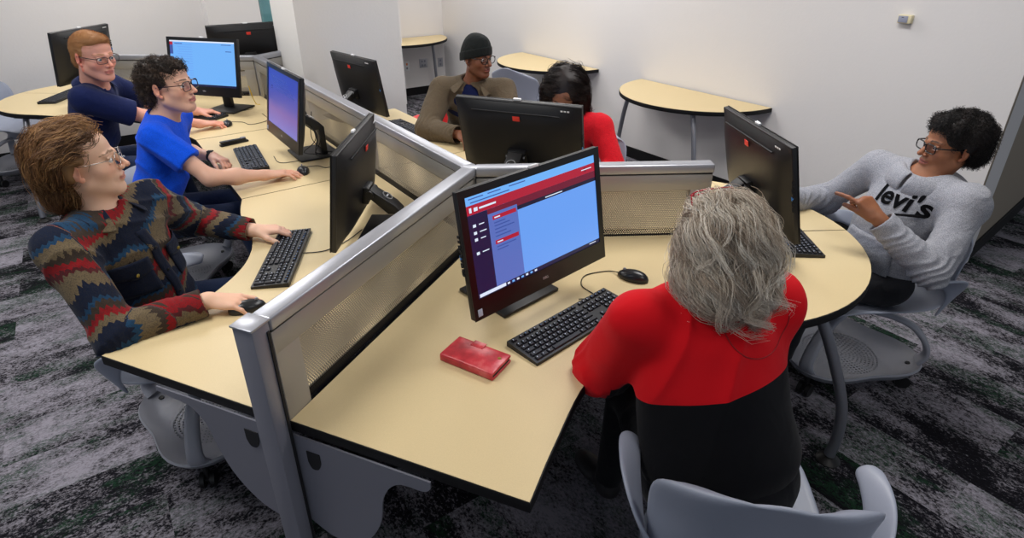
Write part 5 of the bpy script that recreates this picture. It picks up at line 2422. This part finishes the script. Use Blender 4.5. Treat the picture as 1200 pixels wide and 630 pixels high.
M_plaid = aztec()
M_bluetee = fabric('cobalt_cotton', (10, 82, 222), 1100, .45)
M_navytee = fabric('navy_cotton', (15, 24, 66), 1100, .4)
M_navypolo = fabric('navy_polo_knit', (18, 30, 74), 1100, .45)
M_bomber = fabric('olive_brown_twill', (92, 80, 64), 1000, .5)
M_redjkt = fabric('red_fleece', (196, 20, 34), 900, .45)
M_greyfl = fabric('heather_grey_fleece', (152, 153, 159), 900, .5, heather=(128, 129, 136))
M_beanie = None
M_hem = fabric('black_fleece', (12, 13, 18), 900, .3)


def two_tone(z_cut, tilt):
    """red fleece body with a black lower half (a seam that runs round the garment)"""
    m = bpy.data.materials.new('red_and_black_fleece')
    m.use_nodes = True
    nt = m.node_tree
    b = nt.nodes['Principled BSDF']
    b.inputs['Roughness'].default_value = .92
    b.inputs['Specular IOR Level'].default_value = .15
    b.inputs['Sheen Weight'].default_value = .06
    at_ = node(nt, 'ShaderNodeAttribute')
    at_.attribute_name = 'garment'
    s = node(nt, 'ShaderNodeSeparateXYZ')
    nt.links.new(at_.outputs['Vector'], s.inputs[0])
    v = s.outputs[1]
    body = math_n(nt, 'LESS_THAN', s.outputs[2], .5)
    low = math_n(nt, 'GREATER_THAN', math_n(nt, 'ADD', v, math_n(nt, 'MULTIPLY', s.outputs[0], tilt)), z_cut)
    fac = math_n(nt, 'MULTIPLY', body, low)
    nt.links.new(mixc(nt, fac, (206, 14, 26), (9, 10, 15)), b.inputs['Base Color'])
    tc = node(nt, 'ShaderNodeTexCoord')
    n2 = node(nt, 'ShaderNodeTexNoise')
    n2.inputs['Scale'].default_value = 900
    nt.links.new(tc.outputs['Object'], n2.inputs['Vector'])
    n3 = node(nt, 'ShaderNodeTexNoise')
    n3.inputs['Scale'].default_value = 9
    n3.inputs['Distortion'].default_value = 1.0
    nt.links.new(tc.outputs['Object'], n3.inputs['Vector'])
    seam = math_n(nt, 'ABSOLUTE', math_n(nt, 'SUBTRACT', math_n(nt, 'ADD', v, math_n(nt, 'MULTIPLY', s.outputs[0], tilt)), z_cut))
    groove = math_n(nt, 'MULTIPLY', math_n(nt, 'MULTIPLY', math_n(nt, 'LESS_THAN', seam, .003), -.6), body)
    hh = math_n(nt, 'ADD', math_n(nt, 'ADD', math_n(nt, 'MULTIPLY', n2.outputs['Fac'], .12), math_n(nt, 'MULTIPLY', n3.outputs['Fac'], 1.4)), groove)
    bp = node(nt, 'ShaderNodeBump')
    bp.inputs['Strength'].default_value = .35
    bp.inputs['Distance'].default_value = .008
    nt.links.new(hh, bp.inputs['Height'])
    nt.links.new(bp.outputs['Normal'], b.inputs['Normal'])
    return m


M_wire = mat('silver_wire_frame', (170, 168, 165), .25, metal=.8)
M_gblack = mat('black_acetate', (14, 14, 17), .2)
M_gred = mat('red_acetate', (176, 24, 40), .2)
M_brassb = mat('brass_button', (190, 165, 80), .3, metal=.7)


def button(pp, ob, u, v, r=.006, mt=None, name='button', off=.007):
    p = pp['mid'] + pp['left'] * u + pp['up'] * v
    q = snap_points(ob, [p], [-pp['fwd']], off)[0]
    bm = BM()
    m4 = Matrix.Translation(q) @ Vector(pp['fwd']).to_track_quat('Z', 'Y').to_matrix().to_4x4()
    lathe(bm, [(0, .002), (r * .7, .002), (r, .0008), (r, -.001), (0, -.001)], 16, m4)
    o = obj(name, bm, mt or M_brassb, None)
    pp['child'](o)


# ---------------------------------------------------------------- 1. plaid-shirted man
pp = build_person('young man with wavy brown hair in a patterned flannel shirt, nearest on the left', dict(
    pel=(-1.30, 1.84, .56), sR=(-1.325, 1.545, 1.01), sL=(-1.275, 1.905, 1.01), head=(-1.318, 1.722, 1.205), look=(.90, .42, .09), s=1.00, res=.003,
    wR=(-.965, 1.60, .785), wL=(-1.02, 2.115, .785), hR=(-.35, -.55, -.6), hL=(-.2, .7, -.5), la=.30, lf=.265,
    handR=dict(f=(.92, .12, -.14), n=(.1, -.1, 1), side=-1, curls=(.35, .38, .42, .45), thumb=(.6, .2)),
    handL=dict(f=(.85, .25, -.06), n=(.05, .05, 1), side=1, curls=(.55, .6, .6, .6)),
    skin=(230, 186, 158), brow=(120, 86, 60), ruddy=.35, lip=(196, 118, 108), iris=(70, 90, 100),
    knees=[(-.90, 1.93, .54), (-.93, 2.12, .54)], ankles=[(-.78, 1.98, .08), (-.82, 2.16, .08)], seed=4, hand=1.0,
    top=dict(name='flannel_shirt', mat=M_plaid, fold=.007, freq=24, arm_r=(.068, .060, .043), loose=1.04, neck=.062, res=.0048, ring=.0045, cuff=.93, label='patterned flannel shirt in navy, red and olive')))
H, o, s = pp['H'], pp['o'], pp['s']
L = pp['L']


def hl(S, c, r, k=.02, sub=False):
    S.el(L(c), np.array(r) * s, H, k, sub)


S = SDF()
hl(S, (0, -.030, .042), (.080, .094, .079), .03)
hl(S, (0, .020, .086), (.060, .052, .034), .03)
hl(S, (0, -.080, -.02), (.066, .042, .074), .03)
hl(S, (0, -.070, -.085), (.058, .040, .045), .03)
for x in (-1, 1):
    hl(S, (x * .072, -.035, .015), (.026, .060, .052), .02)
    hl(S, (x * .095, .012, -.018), (.034, .032, .040), .01, True)
hl(S, (0, .098, -.026), (.085, .080, .105), .02, True)
hl(S, (0, .118, .058), (.074, .058, .056), .02, True)


def fl_back(q, rs):
    x, y, z = q
    if z > .03:
        return (x * 2 + .1 * math.sin(30 * x), -1.0, -.25 - max(0, -y) * 6)
    return (-x * 2.2, -.55, -1.0)


pp['child'](hair(None, S, H, o, s, [(56, 36, 24), (100, 68, 42), (146, 106, 66), (186, 144, 94)], 'flow', 13000, .011, 15, .0007, fl_back, .0105, 66, .005, 3, .0045, .8, bumpy=.006, clump=22, crad=.013, label='wavy brown hair swept back'))
g = glasses(None, H, o, s, 'round', M_wire, .0010, .0245, .0225, label='thin silver wire spectacles', temple_r=.0010)
pp['child'](g)
collar(pp, M_plaid, .066, .036, .035, .55)
neckband(pp, M_bluetee if False else M_navytee, .058, .006, -.004, .03, 'tee_neckband')
# placket and pockets with buttoned flaps
patch(pp, pp['top'], 'placket', M_plaid, (-.018, -.46), (.018, -.03), 3, 26, .002, .004)
for u in (-.10, .10):
    patch(pp, pp['top'], 'chest_pocket', M_plaid, (u - .055, -.25), (u + .055, -.13), 8, 8, .003, .005)
    patch(pp, pp['top'], 'pocket_flap', M_plaid, (u - .058, -.165), (u + .058, -.115), 8, 5, .009, .004, shape=lambda a, b: (a, b if b > .3 else b - .35 * (1 - abs(a * 2 - 1)) * (1 - b)))
    button(pp, pp['top'], u, -.165, .0065, off=.016)
for v in (-.10, -.2, -.3, -.4):
    button(pp, pp['top'], 0, v, .005, M_gap)

# ---------------------------------------------------------------- 2. man in the blue T-shirt
pp = build_person('man with dark curly hair and black glasses in a bright blue T-shirt', dict(
    pel=(-1.84, 2.76, .55), sR=(-1.625, 2.605, 1.03), sL=(-1.70, 2.965, 1.03), head=(-1.600, 2.780, 1.215), look=(.96, -.04, .08), s=1.07, res=.0033,
    wR=(-1.215, 2.755, .782), wL=(-1.60, 3.03, .785), hR=(.0, -.75, -.6), hL=(-.7, .45, -.5), la=.29, lf=.255,
    handR=dict(f=(.86, .50, -.06), n=(-.05, 0, 1), side=-1, curls=(.22, .25, .3, .35), thumb=(.45, .1)),
    handL=dict(f=(.85, -.45, -.12), n=(.3, .2, 1), side=1, curls=(.75, .8, .85, .9), thumb=(.4, .5)),
    skin=(222, 174, 148), brow=(44, 32, 26), ruddy=.35, lip=(186, 112, 102), stubble=.06, jaw=1.0,
    knees=[(-1.42, 2.83, .54), (-1.48, 3.04, .54)], ankles=[(-1.32, 2.85, .08), (-1.38, 3.1, .08)], seed=9,
    top=dict(name='t_shirt', mat=M_bluetee, short=.60, fold=.0085, freq=19, arm_r=(.064, .064, .06), loose=1.0, neck=.062, res=.0055, label='bright blue T-shirt')))
H, o, s, L = pp['H'], pp['o'], pp['s'], pp['L']
S = SDF()
hl(S, (0, -.022, .044), (.084, .100, .078), .03)
hl(S, (0, .045, .080), (.056, .040, .030), .02)
hl(S, (0, -.078, -.02), (.070, .042, .062), .03)
for x in (-1, 1):
    hl(S, (x * .095, .010, -.022), (.028, .028, .034), .01, True)
hl(S, (0, .105, -.034), (.078, .080, .100), .02, True)
pp['child'](hair(None, S, H, o, s, [(30, 24, 20), (52, 40, 33), (82, 66, 54)], 'curl', 2600, .026, 14, .0012, None, .0060, seed=5, res=.005, cap=.7, bumpy=.009, label='dark curly hair'))
pp['child'](glasses(None, H, o, s, 'rect', M_gblack, .0020, .0260, .0190, label='black rectangular spectacles'))
neckband(pp, M_bluetee, .066, .006, -.012, .035)
bm = BM()
wv = pp['wL'] - norm(pp['wL'] - pp['eL']) * .015
ax = norm(pp['wL'] - pp['eL'])
q = Vector(ax).to_track_quat('Z', 'Y').to_matrix().to_4x4()
lathe(bm, [(.0265, -.009), (.0285, -.009), (.029, 0), (.0285, .009), (.0265, .009), (.0265, -.009)], 28, Matrix.Translation(wv) @ q)
bx(bm, wv + np.array([0, 0, .028]), (.030, .024, .008), bev=.003)
wo = obj('wrist_watch', bm, M_gap, None)
wo['label'] = 'black wrist watch'
pp['child'](wo)

# ---------------------------------------------------------------- 3. red-haired man in navy
pp = build_person('red-haired man with glasses in a navy polo shirt, turned to the viewer', dict(
    pel=(-2.66, 3.50, .56), sR=(-2.37, 3.275, 1.045), sL=(-2.47, 3.655, 1.045), head=(-2.33, 3.40, 1.252), look=(.93, -.36, -.10), s=1.10, res=.0035, fat=1.12,
    wR=(-1.985, 3.70, .782), wL=(-2.14, 4.0, .785), hR=(.2, -.6, -.6), hL=(-.3, .6, -.5), la=.30, lf=.27,
    handR=dict(f=(.86, .48, -.08), n=(0, 0, 1), side=-1, curls=(.3, .35, .4, .45), thumb=(.5, .2)),
    handL=dict(f=(.85, .4, -.08), n=(0, 0, 1), side=1, curls=(.5, .5, .6, .6)),
    skin=(226, 164, 142), brow=(178, 124, 84), ruddy=.45, lip=(200, 112, 104), iris=(80, 110, 130), jaw=1.12, cheek=1.2, neck_r=.060,
    knees=[(-2.28, 3.62, .54), (-2.36, 3.88, .54)], ankles=[(-2.2, 3.7, .08), (-2.3, 4.0, .08)], seed=13, arm=1.08,
    top=dict(name='polo_shirt', mat=M_navypolo, short=.72, fold=.008, freq=18, arm_r=(.074, .070, .06), loose=1.03, neck=.068, res=.006, label='navy polo shirt')))
H, o, s, L = pp['H'], pp['o'], pp['s'], pp['L']
S = SDF()
hl(S, (0, -.018, .040), (.079, .098, .084), .02)
hl(S, (0, .035, .082), (.060, .046, .032), .02)
hl(S, (0, -.070, -.02), (.064, .036, .055), .02)
for x in (-1, 1):
    hl(S, (x * .085, .005, -.026), (.022, .030, .036), .008, True)
hl(S, (0, .106, -.030), (.090, .080, .108), .02, True)


def fl_fwd(q, rs):
    x, y, z = q
    if z > .05:
        return (x * 3 + .3, .9, .1)
    return (0, -.3, -1)


pp['child'](hair(None, S, H, o, s, [(150, 100, 60), (184, 132, 84), (208, 160, 108)], 'short', 6000, .013, 4, .0007, fl_fwd, lift=.004, seed=6, res=.005, cap=.85, label='short ginger hair'))
pp['child'](glasses(None, H, o, s, 'rect', M_gblack, .0015, .0265, .0155, label='narrow dark spectacles', temple_r=.0024))
collar(pp, M_navypolo, .072, .030, .02, .5)

# ---------------------------------------------------------------- 4. man in the knit cap
pp = build_person('man in a black knit cap, round glasses and olive-brown bomber jacket', dict(
    pel=(-.28, 3.93, .56), sR=(-.435, 3.70, 1.0), sL=(-.055, 3.66, 1.0), head=(-.205, 3.64, 1.195), look=(.72, -.68, -.02), s=.97, res=.0035,
    wR=(-.30, 3.36, .80), wL=(-.12, 3.24, .80), hR=(-.7, -.1, -.5), hL=(.8, .1, -.5), la=.29, lf=.26,
    handR=dict(f=(.5, -.8, -.1), n=(0, 0, 1), side=-1), handL=dict(f=(-.3, -.9, -.1), n=(0, 0, 1), side=1),
    skin=(122, 76, 54), brow=(24, 18, 15), ruddy=.10, lip=(136, 74, 68), iris=(40, 26, 20), stubble=.3, lips=1.3, nose=1.25, jaw=1.05,
    knees=[(-.26, 3.42, .54), (-.06, 3.40, .54)], ankles=[(-.30, 3.3, .08), (-.08, 3.28, .08)], seed=21,
    top=dict(name='bomber_jacket', mat=M_bomber, fold=.011, freq=24, arm_r=(.074, .066, .05), loose=1.06, neck=.068, vneck=.26, res=.0052, ring=.007, label='olive-brown bomber jacket')))
H, o, s, L = pp['H'], pp['o'], pp['s'], pp['L']
# navy T-shirt in the open front
S = SDF()
S.el(pp['mid'] - pp['up'] * .12 + pp['fwd'] * .010, (.165, .112, .18), pp['T'], .05)
S.rc(pp['neck'], pp['mid'] - pp['up'] * .06 + pp['fwd'] * .02, .064, .085, .04)
S.rc(pp['neck'] + pp['nd'] * .03, pp['neck'] + pp['nd'] * .16, .060, .066, .01, True)
me, P = S.mesh('t_shirt', .006)
tt_ = obj('t_shirt', me, M_navytee, None, smooth=None)
me.polygons.foreach_set('use_smooth', [True] * len(me.polygons))
tt_['label'] = 'navy T-shirt under the jacket'
pp['child'](tt_)
collar(pp, M_bomber, .074, .034, .05, .62)
bm = BM()
zz = snap_points(pp['top'], [pp['mid'] + pp['left'] * .03 - pp['up'] * v for v in np.linspace(.16, .42, 14)], [-pp['fwd']] * 14, .003)
tube(bm, zz, .0035, 8)
zp = obj('zip', bm, M_gap, None)
pp['child'](zp)
# knit cap
bm = BM()
n = 48
prof = [(.0, .134, 0), (.22, .132, -.004), (.45, .124, -.004), (.66, .108, -.003), (.83, .086, -.002), (.94, .062, 0), (.99, .045, 0), (1.0, .034, 0), (1.04, .035, 0), (1.06, .026, 0), (1.065, -.008, 0), (1.04, -.018, 0), (.97, -.014, 0)]
rings = []
for r_, z_, y_ in prof:
    ring = []
    for k in range(n):
        a = 2 * math.pi * k / n
        rib = 1 + (.008 * math.cos(a * 24) if r_ > .9 else .004 * math.cos(a * 24)) * (r_ > .1)
        p = (math.cos(a) * .086 * r_ * rib, math.sin(a) * .106 * r_ * rib - .010 + y_, z_ + .012 + .26 * math.sin(a) * .106 * r_ * (1 if r_ > .8 else r_))
        ring.append(bm.verts.new(p))
    rings.append(ring)
for a, b in zip(rings, rings[1:]):
    for k in range(n):
        bm.faces.new((a[k], a[(k + 1) % n], b[(k + 1) % n], b[k]))
bmesh.ops.remove_doubles(bm, verts=rings[0], dist=.02)
cap = obj('knit_cap', bm, fabric('black_rib_knit', (22, 26, 26), 700, .5), None, smooth=180)
cap.matrix_world = hmat(H, o, s)
md = cap.modifiers.new('sub', 'SUBSURF')
md.levels = md.render_levels = 1
cap['label'] = 'black ribbed knit cap'
pp['child'](cap)
pp['child'](glasses(None, H, o, s, 'round', M_gblack, .0025, .0250, .0215, label='round black spectacles'))

# ---------------------------------------------------------------- 5. woman in the red jacket
pp = build_person('woman with long dark hair in a red jacket, head bowed behind a monitor', dict(
    pel=(.35, 3.27, .56), sR=(.135, 3.16, .955), sL=(.465, 3.005, .955), head=(.275, 3.035, 1.108), look=(-.25, -.85, -.52), hup=(0, -.3, 1), s=.98, res=.0035,
    wR=(.04, 2.86, .79), wL=(.33, 2.80, .79), hR=(-.7, .2, -.5), hL=(.8, .1, -.5), la=.27, lf=.24,
    handR=dict(f=(.0, -.9, -.1), n=(0, 0, 1), side=-1), handL=dict(f=(-.5, -.8, -.1), n=(0, 0, 1), side=1), hand=.92,
    skin=(140, 92, 68), brow=(30, 20, 18), ruddy=.15, lip=(150, 70, 74), iris=(40, 26, 20),
    knees=[(.13, 2.98, .54), (.30, 2.90, .54)], ankles=[(.10, 2.9, .08), (.28, 2.82, .08)], seed=31,
    top=dict(name='jacket', mat=M_redjkt, fold=.009, freq=22, arm_r=(.066, .060, .045), loose=1.0, neck=.064, ring=.006, res=.006, label='red fleece jacket')))
H, o, s, L = pp['H'], pp['o'], pp['s'], pp['L']
S = SDF()
hl(S, (0, -.030, .038), (.104, .112, .102), .03)
for x in (-1, 1):
    hl(S, (x * .088, -.005, -.045), (.028, .052, .095), .03)
    S.rc(L((x * .075, -.01, -.10)), L((x * .070, -.005, -.10)) - UP * .13 + pp['fwd'] * .02, .036, .022, .03)
hl(S, (0, -.080, -.06), (.085, .050, .11), .03)
hl(S, (0, .105, -.035), (.050, .085, .100), .02, True)


def fl_long(q, rs):
    x, y, z = q
    if z > .03:
        return (np.sign(x) * 1.0 + x * 4, -.35, -.6)
    return (0, 0, -1) if rs is None else (-.15 * np.sign(x), -.05, -1)


pp['child'](hair(None, S, H, o, s, [(14, 10, 10), (28, 20, 19), (48, 34, 30)], 'flow', 7000, .014, 15, .0008, fl_long, .008, 50, .006, 8, .006, .8, bumpy=.006, clump=20, ears=False, label='long dark hair'))
collar(pp, M_redjkt, .070, .034, .03, .55)

# ---------------------------------------------------------------- 6. man in the grey hoodie
pp = build_person('man with black curly hair and glasses in a grey lettered hoodie, pointing', dict(
    pel=(1.50, 2.16, .56), sR=(1.535, 2.335, .965), sL=(1.670, 1.980, .955), head=(1.668, 2.155, 1.105), look=(-.93, .02, .03), s=.95, res=.003,
    wR=(1.20, 2.39, .80), wL=(1.355, 1.985, .885), hR=(-.1, .6, -.7), hL=(.1, -.5, -.8), la=.29, lf=.26,
    handR=dict(f=(-.9, -.1, -.15), n=(0, 0, 1), side=-1, curls=(.4, .4, .5, .5)),
    handL=dict(f=(-.50, .42, .62), n=(.30, -.85, .40), side=-1, curls=(.2, 1.3, 1.4, 1.4), bend=[(.45, .25, .1), (1.35, 1.4, .6), (1.4, 1.45, .6), (1.4, 1.45, .6)], thumb=(.25, .7)),
    skin=(150, 98, 68), brow=(28, 20, 16), ruddy=.15, lip=(164, 92, 84), iris=(44, 30, 22), lips=1.2, nose=1.15, jaw=.95,
    knees=[(1.24, 2.36, .54), (1.24, 2.12, .54)], ankles=[(1.20, 2.42, .08), (1.20, 2.15, .08)], seed=41, pants=fabric('charcoal_cotton', (38, 38, 42), 1000),
    top=dict(name='hoodie', mat=M_greyfl, fold=.011, freq=20, arm_r=(.063, .060, .047), loose=1.02, neck=.068, res=.005, ring=.009, cuff=.94, label='grey hooded sweatshirt')))
HOOD = pp
H, o, s, L = pp['H'], pp['o'], pp['s'], pp['L']
S = SDF()
hl(S, (0, -.030, .052), (.098, .110, .094), .03)
hl(S, (0, .035, .088), (.066, .050, .036), .02)
hl(S, (0, -.082, -.012), (.078, .050, .062), .03)
for x in (-1, 1):
    hl(S, (x * .098, .008, -.026), (.030, .028, .034), .01, True)
hl(S, (0, .105, -.036), (.078, .078, .100), .02, True)
pp['child'](hair(None, S, H, o, s, [(12, 10, 10), (24, 19, 18), (42, 34, 31)], 'curl', 5200, .020, 12, .0010, None, .0042, seed=7, res=.005, cap=.7, bumpy=.010, label='short black curly hair'))
pp['child'](glasses(None, H, o, s, 'rect', M_gblack, .0026, .0265, .0165, label='black rectangular spectacles', temple_r=.0028))
# hood lying on the shoulders
c = pp['neck'] + pp['nd'] * .02
f = norm(pp['fwd'] - pp['nd'] * (pp['fwd'] @ pp['nd']))
l = norm(np.cross(pp['nd'], f))
bm = BM()
rows = []
n = 40
for i in range(n + 1):
    a = .06 + (2 * math.pi - .12) * i / n
    d = f * math.cos(a) + l * math.sin(a)
    back = .5 - .5 * math.cos(a)
    row = []
    for (r_, z_) in ((.066, -.03), (.068, .012 + .016 * back), (.082 + .02 * back, .034 + .022 * back), (.104 + .050 * back, .020 + .016 * back), (.112 + .075 * back, -.020 - .008 * back), (.098 + .07 * back, -.058 - .035 * back)):
        dv = d * r_ * (1.05 if back > .5 else 1) + pp['nd'] * z_ + f * (.018 - .01 * back) * (1 - back) - pp['up'] * .045 * (1 - back) * (r_ < .2)
        row.append(bm.verts.new(c + dv))
    rows.append(row)
for a, b in zip(rows, rows[1:]):
    for k in range(5):
        bm.faces.new((a[k], b[k], b[k + 1], a[k + 1]))
hd = obj('hood', bm, M_greyfl, None, smooth=180)
md = hd.modifiers.new('thick', 'SOLIDIFY')
md.thickness = .010
md = hd.modifiers.new('sub', 'SUBSURF')
md.levels = md.render_levels = 2
pp['child'](hd)
# pouch pocket, drawn on the belly
patch(pp, pp['top'], 'pouch_pocket', M_greyfl, (-.12, -.40), (.12, -.24), 12, 8, .006, .006, shape=lambda a, b: (.5 + (a - .5) * (1 - .35 * max(0, b - .45)), b))
# chest lettering
tm = text_mesh("levi's", .105, .0, True)
bmt = BM()
bmt.from_mesh(tm)
bmesh.ops.triangulate(bmt, faces=bmt.faces)
bmesh.ops.subdivide_edges(bmt, edges=[e_ for e_ in bmt.edges if e_.calc_length() > .02], cuts=2)
bmesh.ops.triangulate(bmt, faces=bmt.faces)
right = -pp['left']
cpt = pp['mid'] - pp['up'] * .075 + pp['left'] * .035
vs = list(bmt.verts)
pts = [cpt - right * v.co.x * 1.0 + pp['up'] * v.co.y for v in vs]
q = snap_points(pp['top'], pts, [-pp['fwd']] * len(pts), .0035)
for v, p in zip(vs, q):
    v.co = p
lt = obj('chest_lettering', bmt, mat('black_print', (10, 10, 13), .95, spec=.1), None, smooth=None)
lt['label'] = 'black chest lettering'
pp['child'](lt)

# ---------------------------------------------------------------- 7. grey-haired woman from behind
pp = build_person('grey-haired woman seen from behind in a red and black fleece', dict(
    pel=(.535, 1.10, .56), sR=(.655, 1.270, .985), sL=(.310, 1.200, .985), head=(.488, 1.240, 1.178), look=(-.26, .95, -.16), s=.79, res=.004, fat=1.22,
    wR=(.60, 1.53, .795), wL=(.40, 1.46, .795), hR=(.0, -.1, -.8), hL=(-.50, -.05, -.75), la=.25, lf=.23,
    handR=dict(f=(-.4, .85, -.1), n=(0, 0, 1), side=-1), handL=dict(f=(.3, .9, -.1), n=(0, 0, 1), side=1), hand=.93,
    skin=(226, 182, 160), brow=(130, 120, 112), ruddy=.3,
    knees=[(.50, 1.50, .54), (.36, 1.46, .54)], ankles=[(.50, 1.55, .08), (.34, 1.52, .08)], seed=52, pants=M_hem,
    top=dict(name='fleece', mat=two_tone(.178, -.10), fold=.009, freq=14, arm_r=(.074, .070, .050), loose=1.06, neck=.066, res=.005, ring=.006, label='red fleece with black lower half')))
LADY = pp
H, o, s, L = pp['H'], pp['o'], pp['s'], pp['L']
S = SDF()
hl(S, (0, -.030, .035), (.092, .106, .088), .03)
hl(S, (0, .035, .055), (.074, .055, .046), .03)
for x in (-1, 1):
    hl(S, (x * .080, -.015, -.030), (.036, .062, .080), .04)
    hl(S, (x * .092, -.035, -.095), (.040, .050, .050), .03)
hl(S, (0, -.078, -.045), (.095, .056, .105), .03)
hl(S, (-.05, -.085, -.120), (.055, .045, .050), .02)
hl(S, (.055, -.085, -.115), (.055, .045, .050), .02)
hl(S, (.050, -.095, -.155), (.034, .024, .030), .03)
hl(S, (0, .115, -.045), (.062, .078, .105), .02, True)


def fl_lady(q, rs):
    x, y, z = q
    if z > .05 and y > -.03:
        return (x * 5 + .05 * math.sin(40 * y), -1.0, -.25)
    w = .35 * math.sin(32 * z + 14 * x)
    return (x * (2.5 if z > -.02 else 1.5) + w, -.25, -1.0)


pp['child'](hair(None, S, H, o, s, [(120, 102, 88), (176, 158, 140), (216, 202, 184), (242, 233, 218), (252, 248, 240)], 'flow', 18000, .0115, 18, .0006, fl_lady, .020, 58, .016, 11, .005, .85, bumpy=.010, clump=24, ears=False, crad=.014, label='loose wavy grey hair'))
gl_ = glasses(None, H, o, s, 'rect', M_gred, .0022, .0265, .0175, label='red spectacles pushed up on the hair', name='spectacles')
gl_.matrix_world = hmat(H, o, s) @ Matrix.Translation((0, -.012, .040)) @ Matrix.Rotation(R(56), 4, 'X') @ Matrix.Scale(1.12, 4)
pp['child'](gl_)
collar(pp, fabric('red_collar_fleece', (190, 14, 26), 900, .3), .074, .040, .02, .5, points=False)
# raised yoke seam on the upper back
ys = []
for k in range(30):
    a = math.pi * k / 29
    ys.append(pp['mid'] + pp['left'] * (-.075 + .095 * math.cos(a)) - pp['up'] * (.015 + .085 * math.sin(a)))
ys = snap_points(pp['top'], ys, [pp['fwd']] * len(ys), .0005)
bm = BM()
tube(bm, ys, .0016, 6)
sm = obj('yoke_seam', bm, mat('dark_red_thread', (150, 8, 18), .8), None)
pp['child'](sm)
